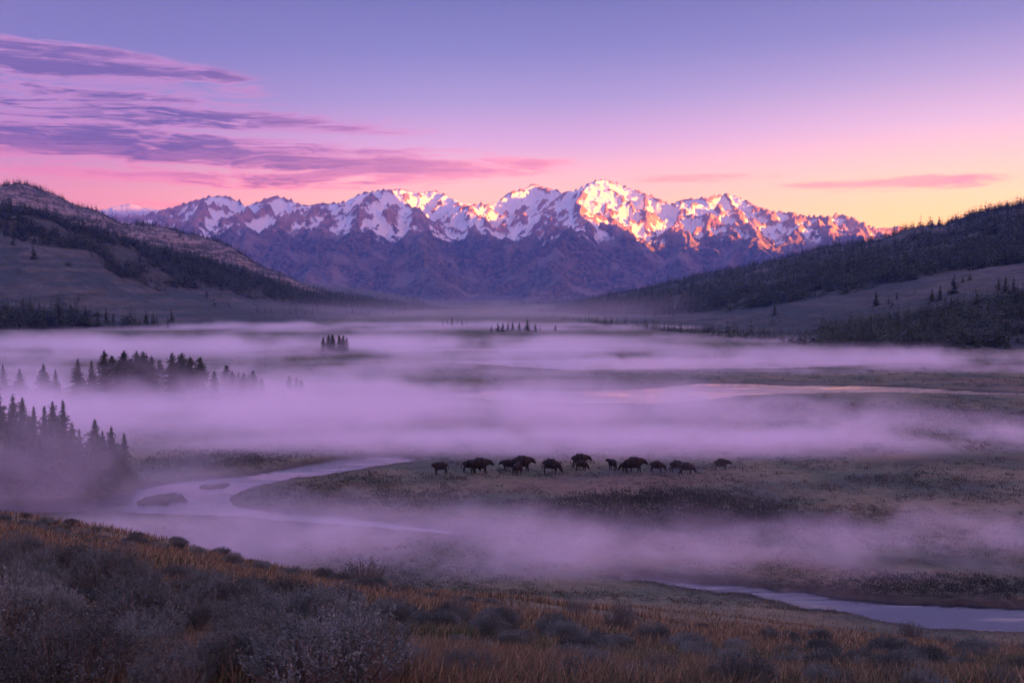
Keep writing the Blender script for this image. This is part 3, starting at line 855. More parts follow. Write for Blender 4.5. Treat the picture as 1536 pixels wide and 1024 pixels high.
def make_fog():
    names = ['thick lilac mist bank over the meadow just beyond the grassy knoll', 'pale mist drifting over the wet meadow below the herd']
    for i, (px, py, hw, hd, h, dens, ns, lo, hi, rz) in enumerate(FOGS):
        x, y = G(px, py)
        me = make_mesh('fog', FOGV, FOGF, 3)
        m = fog_material(i, dens, ns, lo, hi, 0.15)
        m.cycles.volume_step_rate = max(2.2 * (y / 100) ** 0.7, 1.5) / (0.1 * (2 * hw + 2 * hd + 2 * h) / 3)
        o = link('fog', me, m)
        o.location = (float(x), float(y), 0.0); o.scale = (hw, hd, h); o.rotation_euler = (0, 0, R(rz))
        tag(o, kind='stuff')
make_fog()

# ------------------------------------------------------------------ conifers
def crown_arrays(seed, h, r, levels, per, tris, round_=0.0, base=0.08):
    """a crown of drooping branch sprays; returns vertices and triangles"""
    rg = np.random.default_rng(seed)
    V = []; F = []
    n = 0
    for L in range(levels):
        t = (L + rg.uniform(-0.3, 0.3)) / levels
        t = min(max(t, 0), 0.985)
        z = h * (base + (1 - base) * t)
        cone = (1 - t) ** 0.85 * (0.82 + 0.3 * math.sin(L * 2.4 + seed))
        rnd = math.sqrt(max(1 - (2 * t - 0.75) ** 2 / 1.6, 0.02))
        rr = r * (cone * (1 - round_) + rnd * round_ * 0.9) + 0.03 * r
        for b in range(per):
            if rg.random() < 0.16: continue
            a = rg.uniform(0, 2 * math.pi); ln = rr * rg.uniform(0.55, 1.18)
            ca, sa = math.cos(a), math.sin(a)
            drop = ln * rg.uniform(0.1, 0.45) * (1 - round_ * 1.2)
            for k in range(tris):
                q = (k + 0.6) / tris * ln
                wdt = ((0.29 if tris > 2 else 0.32) * ln * (1 - 0.5 * k / tris) + 0.04 * r) * rg.uniform(0.7, 1.3)
                zc = z - drop * (q / ln) ** 1.4 + rg.normal() * 0.02 * h
                aa = a + rg.normal() * 0.22
                ca2, sa2 = math.cos(aa), math.sin(aa)
                q0, q1 = q - ln * 0.55 / tris - 0.12 * ln, q + ln * 0.6 / tris
                th = rg.uniform(0.25, 0.6) * wdt
                p = [(ca2 * q0, sa2 * q0, zc + th * 0.7), (ca2 * q - sa2 * wdt, sa2 * q + ca2 * wdt, zc - th * rg.uniform(0.2, 1.3)),
                     (ca2 * q1, sa2 * q1, zc - drop * 0.15 - th * .2), (ca2 * q + sa2 * wdt, sa2 * q - ca2 * wdt, zc - th * rg.uniform(0.2, 1.3))]
                V += p
                F += [(n, n + 1, n + 2), (n, n + 2, n + 3)]
                n += 4
    # leader
    V += [(-.03 * r, 0, h * .9), (.05 * r, 0, h * .9), (0, 0, h * 1.03), (0, .05 * r, h * .9)]
    F += [(n, n + 1, n + 2), (n + 1, n + 3, n + 2)]
    return np.array(V), np.array(F)
def cyl_arrays(h, r0, r1, n=7, segs=4, lean=0.0):
    V = []; F = []
    for s in range(segs + 1):
        t = s / segs
        rr = r0 * (1 - t) + r1 * t
        for k in range(n):
            a = 2 * math.pi * k / n
            V.append((rr * math.cos(a) + lean * t * t, rr * math.sin(a), h * t - 0.3 * (s == 0)))
    for s in range(segs):
        for k in range(n):
            a = s * n + k; b = s * n + (k + 1) % n
            F += [(a, b, b + n), (a, b + n, a + n)]
    return np.array(V), np.array(F)
CROWNS = {}
def tree_mesh(kind, var):
    """kinds: near (detailed), round (bushy), far (small in the picture); unit height"""
    key = (kind, var)
    if key not in CROWNS:
        if kind == 'near': v, f = crown_arrays(100 + var, 1.0, 0.30 + 0.04 * (var % 3), 26, 14, 4)
        elif kind == 'round': v, f = crown_arrays(200 + var, 1.0, 0.30 + 0.04 * (var % 3), 22, 14, 4, 0.45, 0.12)
        elif kind == 'mid': v, f = crown_arrays(300 + var, 1.0, 0.27 + 0.03 * (var % 3), 18, 9, 2)
        else: v, f = crown_arrays(400 + var, 1.0, 0.27 + 0.03 * (var % 3), 11, 6, 1)
        c = make_mesh('crown', v, f.ravel(), 3); c.materials.append(M_needle)
        tv, tf = cyl_arrays(0.9, 0.022, 0.004)
        t = make_mesh('trunk', tv, tf.ravel(), 3); t.materials.append(M_bark)
        CROWNS[key] = (c, t)
    return CROWNS[key]
def tree(name, x, y, z, h, kind, var, label, group, cat='tree', wide=1.0):
    e = empty(name, (x, y, z - 0.05), random.uniform(0, 6.28), (h * wide, h * wide, h))
    tag(e, label, cat, group)
    c, t = tree_mesh(kind, var)
    for nm, me in (('crown', c), ('trunk', t)):
        o = bpy.data.objects.new(nm, me); col.objects.link(o); o.parent = e
    return e
ORD = ['first', 'second', 'third', 'fourth', 'fifth', 'sixth', 'seventh', 'eighth', 'ninth', 'tenth', 'eleventh', 'twelfth', 'thirteenth', 'fourteenth', 'fifteenth', 'sixteenth', 'seventeenth', 'eighteenth', 'nineteenth', 'twentieth', 'twenty-first', 'twenty-second', 'twenty-third', 'twenty-fourth']
n_ind = 0
def grove(items, kind, base, what, group, jitter=0.0, wide=1.0):
    """items: (picture x, top picture y[, base y])"""
    global n_ind
    items = sorted(items)
    for i, it in enumerate(items):
        px, top = it[0], it[1]
        by = it[2] if len(it) > 2 else base + random.uniform(-jitter, jitter)
        x, y = G(px, by)
        _, e = ray(px, top)
        h = CAM_Z + float(e) * float(y)
        tree('conifer', float(x), float(y), 0.0, h, kind, i % 5, f'{ORD[i]} tree from the left in {what}', group, wide=wide * random.uniform(.9, 1.1))
        n_ind += 1
GROVE1 = [(-18, 600), (4, 606), (22, 593), (36, 596), (46, 622), (53, 609, 734), (69, 608), (81, 602), (89, 628), (97, 600, 734), (110, 634, 734), (120, 642), (144, 628, 732), (155, 645, 728), (168, 639, 728), (178, 662, 724), (187, 648, 722), (12, 640, 738), (60, 650, 738), (134, 660, 736), (-4, 575, 700), (29, 630, 736)]
grove(GROVE1, 'near', 728, 'the tall grove at the left edge', 'trees of the misty grove at the left edge', 6)
GROVE2 = [(157, 526), (169, 533), (187, 525), (197, 537), (206, 527), (216, 527), (228, 533), (240, 539), (259, 529), (273, 529), (286, 534), (301, 535), (263, 545), (180, 540), (211, 545)]
grove(GROVE2, 'round', 592, 'the bushy dark mid-valley grove', 'trees of the bushy mid-valley grove', 4)
grove([(322, 556), (340, 547), (349, 556), (358, 558), (366, 559), (373, 561), (380, 555), (392, 567)], 'round', 590, 'the short row right of the bushy grove', 'trees of the short row in the mist', 3)
grove([(434, 563), (445, 566), (452, 569)], 'round', 590, 'the faint cluster in mid-valley', 'faint trees in the mist', 2)
grove([(5, 546), (30, 552), (66, 545), (84, 554), (118, 538), (138, 540)], 'near', 600, 'the pale line left of the bushy grove', 'pale trees lost in the mist', 3, 1.2)
grove([(485, 505), (493, 502), (499, 501), (509, 502), (515, 503), (520, 506)], 'round', 528, 'the small isolated far clump', 'trees of the isolated far clump', 1, 0.8)
grove([(737, 487), (747, 483), (754, 483), (762, 482), (769, 481), (779, 481), (791, 477), (803, 484), (810, 488), (833, 486)], 'mid', 497, 'the sparse row below the main peak', 'trees on the far flat', 1, 1.2)
grove([(664, 479), (671, 477), (678, 475), (686, 477), (693, 478), (700, 479)], 'mid', 489, 'the dark row where the left hill ends', 'trees on the flat at the end of the left hill', 1, 1.2)
def slope_tree(hill, px, py, hpx, kind, label, group, wide=1.0):
    global n_ind
    x, y, z, s = hill.find(px, py)
    tree('conifer', x, y, z, hpx / FOC * y, kind, random.randrange(5), label, group, wide=wide)
    n_ind += 1
# single trees on the open right slope
for (px, top, bot, nm) in [(1314, 435, 459, 'tallest lone conifer on the grassy right slope'), (1333, 444, 457, 'short broad conifer just right of the tallest lone one on the grassy right slope'), (1345, 437, 449, 'small conifer two places right of the tallest lone one on the grassy right slope'),
                           (1398, 432, 452, 'left conifer of the pair above the lower right wood'), (1410, 428, 449, 'right conifer of the pair above the lower right wood'), (1431, 411, 440, 'tall dark conifer where the right slope steepens under the upper wood'),
                           (1444, 413, 424, 'small conifer touching the lower edge of the upper right wood'), (1455, 408, 420, 'low conifer at the upper edge of the right meadow strip'), (1162, 455, 473, 'lone dark conifer low on the right slope above the mist'),
                           (1222, 436, 446, 'small conifer under the tip of the upper right wood'), (1498, 416, 436, 'left tall conifer in the trio above the lower right wood'), (1508, 414, 440, 'middle and tallest conifer in the trio above the lower right wood'), (1520, 417, 440, 'right tall conifer in the trio above the lower right wood')]:
    slope_tree(hillR, px, bot, bot - top, 'mid', nm, None, 1.25)
rr = random.Random(11)
# wood at the foot of the right hill: the trees that show largest
pts = []
while len(pts) < 100:
    px = rr.uniform(1240, 1560); py = rr.uniform(440, 526)
    topline = np.interp(px, [1240, 1270, 1340, 1420, 1480, 1536, 1600], [500, 490, 476, 462, 452, 441, 430]) + 6
    if py < topline: continue
    if 1425 < px < 1510 and 478 < py < 505 and rr.random() < 0.8: continue
    pts.append((px, py))
pts.sort(key=lambda p: p[1])
for px, py in pts:
    slope_tree(hillR, px, py, rr.uniform(16, 27), 'mid', 'dark conifer in the dense wood at the foot of the right hill', 'conifers of the wood at the foot of the right hill', 1.1)
for i in range(34):
    px = rr.uniform(0, 74) if i < 20 else rr.gauss(195, 26)
    slope_tree(hillL, px, rr.uniform(482, 492), rr.uniform(16, 34) if i < 20 else rr.uniform(10, 22), 'mid', 'dark conifer in the row along the foot of the left hill', 'conifers along the foot of the left hill', 1.1)
for (px, top, nm) in [(88, 452, 'tall narrow conifer right of the dense left-hand row under the left hill'), (107, 456, 'broad conifer in the gap of the row under the left hill'), (128, 456, 'double-topped conifer in the middle of the row under the left hill'),
                      (147, 463, 'short conifer left of the long cluster under the left hill'), (230, 468, 'conifer standing at the right end of the cluster under the left hill'), (271, 480, 'last small conifer of the row under the left hill')]:
    slope_tree(hillL, px, 489, 489 - top, 'mid', nm, None, 1.25)
for (px, py, h) in [(52, 365, 15), (36, 362, 14), (20, 368, 14), (50, 388, 22), (8, 352, 16), (62, 356, 16), (80, 352, 16), (100, 398, 9), (104, 399, 9), (118, 450, 8), (310, 447, 14), (330, 447, 8), (86, 357, 18)]:
    slope_tree(hillL, px, py, h, 'mid', 'dark conifer scattered on the open upper meadow of the left hill', 'conifers scattered on the left hill meadow', 1.2)
print('individual trees', n_ind)

# the woods on the hills, read as masses
def forest():
    base = [crown_arrays(500 + i, 1.0, 0.28 + 0.04 * (i % 3), 8, 5, 1) for i in range(8)]
    VV = []; FF = []; CC = []; n = 0
    rg = np.random.default_rng(77)
    def put(x, y, z, h, dark=1.0):
        nonlocal n
        v, f = base[rg.integers(8)]
        a = rg.uniform(0, 6.28); c, s = math.cos(a), math.sin(a)
        w = h * rg.uniform(0.85, 1.35)
        p = np.stack([(v[:, 0] * c - v[:, 1] * s) * w + x, (v[:, 0] * s + v[:, 1] * c) * w + y, v[:, 2] * h + z - 0.3], 1)
        VV.append(p); FF.append(f + n); n += len(v)
        k = rg.uniform(0.55, 1.9)
        CC.append(np.tile(np.array([0.026, 0.036, 0.022]) * k, (len(v), 1)))
    def scatter(hill, N, u0, u1, s0, s1, dens, h0, h1):
        us = rg.uniform(u0, u1, N); ss = rg.uniform(s0, s1, N)
        x, y, z = hill.pos(us, ss)
        d = dens(x, y, us, ss)
        ok = rg.random(N) < d
        for X, Y, Z in zip(x[ok], y[ok], z[ok]):
            put(X, Y, Z, (h0 * .75 + (h1 - h0 * .75) * rg.random() ** 1.3) * (1 + 0.35 * (rg.random() < .1)))
    # left hill: crest line, belt below the cliffs, patches
    scatter(hillL, 900, -0.53, -0.02, 3.9, 4.03, lambda x, y, u, s: 0.9 + 0 * x, 4.5, 8)
    scatter(hillL, 6500, -0.53, -0.02, 2.1, 3.12, lambda x, y, u, s: smooth(-0.35, 0.1, fbm(x / 40, y / 80, 4, 91) * 1.3 + 0.30 - 0.35 * smooth(-0.3, -0.5, u) * (s < 2.7)) * smooth(2.0, 2.35, s + .2 * fbm(x / 30, y / 30, 3, 92)), 5.5, 9.5)
    scatter(hillL, 2600, -0.53, -0.02, 3.1, 3.95, lambda x, y, u, s: smooth(0.05, 0.4, fbm(x / 50, y / 50, 3, 93) + .12), 4, 7.5)
    scatter(hillL, 500, -0.30, -0.02, 1.0, 2.2, lambda x, y, u, s: smooth(0.0, 0.4, fbm(x / 70, y / 70, 3, 94)), 4, 8)
    scatter(hillL, 700, -0.53, -0.34, 0.0, 0.75, lambda x, y, u, s: smooth(-.3, .1, fbm(x / 25, y / 60, 3, 99) + .25 - .5 * smooth(-.46, -.36, u) - .3 * s), 5, 11)
    scatter(hillL, 5200, -0.53, -0.1, 0.15, 2.3, lambda x, y, u, s: smooth(-0.1, .3, fbm(x / 22, y / 50, 4, 89)), .7, 2.2)
    scatter(hillR, 4200, 0.05, 0.53, 0.5, 2.2, lambda x, y, u, s: smooth(-0.05, .35, fbm(x / 22, y / 50, 4, 88)), .6, 2.0)
    # right hill: upper wood, crest, edge
    scatter(hillR, 1100, 0.02, 0.53, 3.92, 4.03, lambda x, y, u, s: 0.85 + 0 * x, 4.5, 9)
    scatter(hillR, 11000, 0.02, 0.53, 2.02, 4.0, lambda x, y, u, s: smooth(-0.3, 0.15, fbm(x / 45, y / 90, 4, 95) * 1.3 + 0.24 - .3 * smooth(3.0, 3.8, s)) , 5, 9.5)
    scatter(hillR, 500, 0.02, 0.53, 1.0, 2.0, lambda x, y, u, s: smooth(0.15, 0.5, fbm(x / 40, y / 40, 3, 96)) * .5, 3, 6)
    scatter(hillR, 1800, 0.31, 0.53, 0.1, 1.0, lambda x, y, u, s: 0.75 + 0 * x, 4, 7)
    scatter(hillR, 1900, 0.03, 0.38, 0.05, 0.75, lambda x, y, u, s: smooth(-0.1, 0.3, fbm(x / 40, y / 40, 3, 97) + .1), 3, 6)
    scatter(hillN, 900, -0.1, 0.14, 0.1, 1.02, lambda x, y, u, s: 0.6 + 0 * x, 8, 14)
    scatter(hillM, 500, -0.25, -0.02, 0.1, 0.7, lambda x, y, u, s: smooth(0, .3, fbm(x / 70, y / 70, 3, 98)), 8, 13)
    me = make_mesh('forest', np.concatenate(VV), np.concatenate(FF).ravel(), 3, np.concatenate(CC))
    o = link('forest', me, M_forest); tag(o, kind='stuff')
    print('forest trees', len(VV), 'tris', sum(len(f) for f in FF))
forest()

# ------------------------------------------------------------------ low brush and sedge over the valley floor
def tri_clumps(xs, ys, zs, hs, ws, cols, per, rg, up=0.7):
    """each clump is per small upright leaf triangles"""
    N = len(xs)
    idx = np.repeat(np.arange(N), per); M = len(idx)
    a = rg.uniform(0, 6.28, M); rad = np.sqrt(rg.random(M)) * ws[idx]
    bx = xs[idx] + np.cos(a) * rad; by = ys[idx] + np.sin(a) * rad
    dome = np.sqrt(np.clip(1 - (rad / np.maximum(ws[idx], 1e-6)) ** 2, 0.05, 1))
    z0 = zs[idx] + hs[idx] * dome * rg.uniform(0.0, 0.65, M)
    ln = hs[idx] * rg.uniform(0.25, 0.5, M); wd = ln * rg.uniform(0.16, 0.4, M)
    b = rg.uniform(0, 6.28, M)
    tx = np.cos(a) * rg.uniform(0, 0.6, M) * (1 - up) * 2; ty = np.sin(a) * rg.uniform(0, 0.6, M) * (1 - up) * 2
    p0 = np.stack([bx - np.cos(b) * wd, by - np.sin(b) * wd, z0], 1)
    p1 = np.stack([bx + np.cos(b) * wd, by + np.sin(b) * wd, z0], 1)
    p2 = np.stack([bx + tx * ln, by + ty * ln, z0 + ln], 1)
    V = np.stack([p0, p1, p2], 1).reshape(-1, 3)
    C = np.repeat(cols[idx] * rg.uniform(0.7, 1.3, (M, 1)), 3, axis=0)
    return V, C
def valley_brush():
    rg = np.random.default_rng(5)
    N = 95000
    dep = rg.uniform(0.045, 0.335, N)
    D = CAM_Z / dep; u = rg.uniform(-0.56, 0.56, N); x = u * D
    sd = water_sd(x, D); z = ground_z(x, D, sd)
    pat = fbm(x / 12, D / 9, 4, 131) + 0.5 * fbm(x / 4, D / 3, 3, 132)
    patch = np.zeros(N)
    for (px, py, w, h, s) in [(1000, 765, 230, 32, 1.0), (1180, 785, 120, 22, .6), (350, 690, 180, 16, .5), (560, 735, 170, 30, .35), (1400, 880, 180, 20, .7), (1250, 625, 260, 20, .7), (1480, 625, 120, 20, .6), (1060, 610, 120, 14, .4)]:
        cx, cyv = G(px, py); X2 = G(px + w, py)[0]; Y1 = G(px, py - h)[1]
        r2 = ((x - cx) / (X2 - cx)) ** 2 + ((D - cyv) / (Y1 - cyv)) ** 2
        patch = np.maximum(patch, s * smooth(1.4, 0.2, r2))
    keep = (sd > 0.25) & (z < 1.2) & (rg.random(N) < np.clip(0.25 + 0.9 * pat + patch * 0.8 + 0.7 * smooth(2.5, 0.4, sd), 0, 1))
    x, D, z, sd, pat, patch = x[keep], D[keep], z[keep], sd[keep], pat[keep], patch[keep]
    n = len(x); sc_ = (D / 80) ** 0.6
    h = rg.uniform(0.14, 0.36, n) * sc_ * (1 + 0.5 * patch) * (0.6 + 0.4 * smooth(0.2, 3.5, sd)) * (0.8 + 0.2 * smooth(58, 75, D)); w = h * rg.uniform(0.8, 2.0, n)
    dk = np.array([0.024, 0.030, 0.029]); tan = np.array([0.10, 0.076, 0.048]); ol = np.array([0.045, 0.052, 0.034])
    t = rg.random(n) + 0.8 * fbm(x / 10, D / 7, 3, 133) - 0.55 * patch
    c = np.where((t < 0.45)[:, None], dk, np.where((t < 0.75)[:, None], ol, tan))
    V, C = tri_clumps(x, D, z, h, w, c, 12, rg, 0.6)
    me = make_mesh('meadow_brush', V, np.arange(len(V)), 3, C)
    tag(link('meadow_grass', me, M_brush), kind='stuff')
    print('brush tris', len(V) // 3)
valley_brush()

# ------------------------------------------------------------------ grass on the knoll
def knoll_grass():
    rg = np.random.default_rng(6)
    N = 480000
    # spread so that the near slope carries finer grass
    t = rg.random(N)
    D = 1 / (1 / 4.8 * (1 - t) + 1 / 62.0 * t)
    D = D * (1 + 0.02 * rg.normal(size=N))
    u = rg.uniform(-0.58, 0.58, N); x = u * D
    sd = water_sd(x, D); z = ground_z(x, D, sd)
    n1 = fbm(x / 5.5, D / 3.5, 4, 141); n2 = fbm(x / 1.6, D / 1.6, 3, 142)
    dens = np.clip(0.55 + 0.8 * n1 + 0.4 * n2, 0.12, 1)
    keep = (sd > 0.2) & (z > 0.15) & (rg.random(N) < dens)
    x, D, z, n1, n2 = x[keep], D[keep], z[keep], n1[keep], n2[keep]
    n = len(x)
    L = rg.uniform(0.07, 0.21, n) * (0.8 + 0.5 * np.clip(n1 + .5, 0, 1)) * np.clip(0.8 + 0.012 * D, 0.8, 1.2)
    wd = np.clip(D * 0.00045, 0.0028, 0.012) * rg.uniform(0.7, 1.3, n)
    a = rg.uniform(0, 6.28, n); la = rg.normal(0.6, 1.3, n); be = rg.uniform(0.1, 0.65, n)
    ca, sa = np.cos(a) * wd, np.sin(a) * wd
    lx, ly = np.cos(la) * be * L, np.sin(la) * be * L
    zero = np.zeros(n)
    b0 = np.stack([x - ca, D - sa, z - 0.03], 1); b1 = np.stack([x + ca, D + sa, z - 0.03], 1)
    m0 = np.stack([x - ca * .8 + lx * .35, D - sa * .8 + ly * .35, z + L * .6], 1); m1 = np.stack([x + ca * .8 + lx * .35, D + sa * .8 + ly * .35, z + L * .6], 1)
    tp = np.stack([x + lx, D + ly, z + L * np.sqrt(1 - be * be * .6)], 1)
    V = np.stack([b0, b1, m1, m0, tp], 1).reshape(-1, 3)
    k = np.arange(n)[:, None] * 5
    F = (k + np.array([[0, 1, 2, 0, 2, 3, 3, 2, 4]])).ravel()
    straw = np.array([0.215, 0.168, 0.100]); rust = np.array([0.135, 0.092, 0.060]); green = np.array([0.060, 0.072, 0.036]); brown = np.array([0.062, 0.050, 0.034])
    q = rg.random(n) * 0.75 + 0.65 * n1 + 0.20 + 0.12 * smooth(14, 24, D)
    # green shows in the hollows close to the viewer
    gsh = smooth(18, 8, D) * 0.32
    c = np.where((q < 0.22 + gsh)[:, None], green, np.where((q < 0.45 + gsh * .5)[:, None], brown, np.where((q < 0.8)[:, None], straw, rust)))
    c = c * rg.uniform(0.6, 1.25, (n, 1))
    C = np.repeat(c, 5, axis=0)
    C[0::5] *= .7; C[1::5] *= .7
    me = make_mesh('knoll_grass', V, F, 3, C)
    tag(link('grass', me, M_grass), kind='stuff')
    print('grass blades', n)
knoll_grass()

# ------------------------------------------------------------------ sagebrush
def sage_arrays(seed, stems, leaves, flat=1.0, spiky=0.0):
    """unit shrub about 1 m wide, 0.75 m tall: bent stems carrying upright leaf sprays"""
    rg = np.random.default_rng(seed)
    SV = []; SF = []; LV = []; LF = []
    ns = 0; nl = 0
    lob = [(rg.uniform(0, 6.28), rg.uniform(0.7, 1.15)) for _ in range(5)]
    for i in range(stems):
        a = rg.uniform(0, 6.28); q = math.sqrt(rg.random())
        lb = max(s * (0.5 + 0.5 * math.cos(a - b)) for b, s in lob) 
        lb = 0.65 + 0.35 * lb
        ex, ey = math.cos(a) * q * 0.5 * lb, math.sin(a) * q * 0.5 * lb
        ez = (0.70 * math.sqrt(1 - 0.72 * q * q) * rg.uniform(0.72, 1.08) + spiky * rg.uniform(0, .3)) * flat * lb
        p0 = np.array([ex * .12, ey * .12, -0.03]); p1 = np.array([ex * .65, ey * .65, ez * 0.35]); p2 = np.array([ex, ey, ez])
        w = 0.011 * rg.uniform(.6, 1.3)
        for A, B in ((p0, p1), (p1, p1 + (p2 - p1) * .75)):
            for dx, dy in ((w, 0), (0, w)):
                SV += [A - (dx, dy, 0), A + (dx, dy, 0), B + (dx * .6, dy * .6, 0), B - (dx * .6, dy * .6, 0)]
                SF += [(ns, ns + 1, ns + 2), (ns, ns + 2, ns + 3)]; ns += 4
            w *= .7
        sprigs = []
        for q_ in range(7):
            t = rg.uniform(0.25, 1.0) ** 0.8
            b0 = p1 + (p2 - p1) * t + rg.normal(size=3) * np.array([.020, .020, .012])
            dr = np.array([ex, ey, 0]) * 0.5 + rg.normal(size=3) * .16 + np.array([0, 0, 1.0])
            sprigs.append((b0, dr / np.linalg.norm(dr) * rg.uniform(.05, .13)))
        for k in range(leaves):
            b0, dr = sprigs[k % 7]
            t = rg.random()
            c = b0 + dr * t + rg.normal(size=3) * .006 * (1.3 - t)
            ln = rg.uniform(0.014, 0.028) * (1.25 if t > .8 else 1); wd = ln * rg.uniform(.14, .24)
            out = np.array([ex, ey, 0]) * 0.5 + rg.normal(size=3) * .38 + np.array([0, 0, 0.95])
            out /= np.linalg.norm(out)
            sd_ = np.cross(out, rg.normal(size=3)); sd_ /= np.linalg.norm(sd_) + 1e-9
            LV += [c, c + out * ln * .55 + sd_ * wd, c + out * ln, c + out * ln * .55 - sd_ * wd]
            LF += [(nl, nl + 1, nl + 2), (nl, nl + 2, nl + 3)]; nl += 4
    return np.array(SV), np.array(SF), np.array(LV), np.array(LF)
SAGE = []
for i in range(6):
    sv_, sf_, lv_, lf_ = sage_arrays(900 + i, 230, 80, 1.0, 0.15)
    a = make_mesh('branches', sv_, sf_.ravel(), 3); a.materials.append(M_twig)
    b = make_mesh('foliage', lv_, lf_.ravel(), 3); b.materials.append(M_sage)
    SAGE.append((a, b))
SPIKY = []
for i in range(3):
    sv_, sf_, lv_, lf_ = sage_arrays(950 + i, 110, 60, 1.15, 1.2)
    a = make_mesh('branches', sv_, sf_.ravel(), 3); a.materials.append(M_twig)
    b = make_mesh('foliage', lv_, lf_.ravel(), 3); b.materials.append(M_sage)
    SPIKY.append((a, b))
n_sh = 0
def shrub(x, y, z, w, h, var, label, group, lib=None):
    global n_sh
    L = (lib or SAGE)
    e = empty('sagebrush', (x, y, z), random.uniform(0, 6.28), (w, w, h / 0.75))
    tag(e, label, 'shrub', group)
    for nm, me in zip(('branches', 'foliage'), L[var % len(L)]):
        o = bpy.data.objects.new(nm, me); col.objects.link(o); o.parent = e
    n_sh += 1
SPEC = [ # base x, base y, width px, height px, library, label
    (485, 985, 150, 82, 0, 'large round dark sagebrush in the lower middle of the near slope'),
    (360, 950, 120, 72, 0, 'broad dark sagebrush with grey bare stems showing under it, left of the large round one'),
    (285, 968, 130, 74, 0, 'wide pale-topped sagebrush with forked bare branches, second left of the large round one'),
    (395, 1000, 100, 62, 0, 'lighter grey sagebrush squeezed between two dark ones near the bottom edge'),
    (50, 990, 170, 80, 0, 'big shaggy sagebrush filling the lower left corner'),
    (585, 1026, 170, 72, 0, 'grey sagebrush cut by the bottom edge right of the large round one'),
    (650, 955, 110, 50, 0, 'dark mounded sagebrush beside the orange grass in the middle of the slope'),
    (930, 954, 74, 46, 1, 'tall spiky shrub with upright sprigs against the mist'),
    (866, 934, 52, 34, 1, 'small spiky shrub with upright sprigs left of the tall one'),
    (1366, 960, 56, 24, 1, 'tuft of upright reeds at the edge of the right river bend'),
    (845, 1002, 100, 38, 0, 'low grey sagebrush near the bottom edge below the spiky pair'),
    (760, 948, 34, 26, 0, 'small round dark sagebrush in rusty grass left of the spiky pair'),
    (700, 912, 60, 22, 0, 'flat dark sagebrush on the brow of the slope above the rusty grass'),
    (545, 880, 100, 34, 1, 'thicket of upright sprigs on the brow against the mist'),
    (1475, 985, 95, 26, 0, 'dark low sagebrush at the right edge below the river'),
    (205, 1015, 120, 50, 0, 'mauve-grey sagebrush at the bottom edge left of the forked one'),
    (120, 925, 130, 55, 0, 'dense dark sagebrush high in the left thicket'),
]
placed_spec = []
for i, (px, py, w, h, lib, lab) in enumerate(SPEC):
    x, y, z = hit(px, py)
    placed_spec.append((x, y, w * .7 / FOC * y))
    shrub(x, y, z, w * .80 / FOC * y, h * .9 / FOC * y, i, lab, None, SPIKY if lib else SAGE)
rs = random.Random(21)
placed = list(placed_spec)
tries = 0
while n_sh < 298 and tries < 20000:
    tries += 1
    px = rs.uniform(-50, 1590) if rs.random() < .85 else rs.uniform(-50, 620); py = rs.uniform(768, 1060)
    brow = np.interp(px, BROW[:, 0], BROW[:, 1])
    if py < brow: continue
    t = (py - brow) / (1040 - brow)
    # bands: brow thicket, grass band, sage thicket lower down; sparse on the right
    dens = 0.0
    if t < 0.10: dens = 0.8 if px < 900 else 0.45
    elif t < 0.30: dens = 0.05
    else: dens = 0.95 if px < 430 else (0.6 if px < 900 else 0.5)
    if rs.random() > dens: continue
    x, y, z = hit(px, py)
    if y > 60: continue
    w = rs.uniform(0.36, 0.88) * (1.0 if px < 600 else 0.72) * (0.75 if t < 0.3 else 1)
    if any((x - a) ** 2 + (y - b) ** 2 < (0.36 * (w + c)) ** 2 for a, b, c in placed): continue
    placed.append((x, y, w))
    if px > 560: w *= min(max(y / 12, 0.66), 1.1)
    h = w * rs.uniform(0.45, 0.72) * (0.75 if t < .3 else 1)
    zone = ('grey-green sagebrush in the thicket filling the lower left slope' if px < 520 and t >= .27 else 'small sagebrush along the brow of the knoll against the mist' if t < .27 else 'low sagebrush scattered through rusty grass on the right half of the slope')
    grp = {'g': 'sagebrush of the left thicket', 's': 'sagebrush along the brow', 'l': 'sagebrush in the rusty grass'}[zone[0]]
    shrub(x, y, z, w, h, rs.randrange(6), zone, grp)
print('shrubs', n_sh)

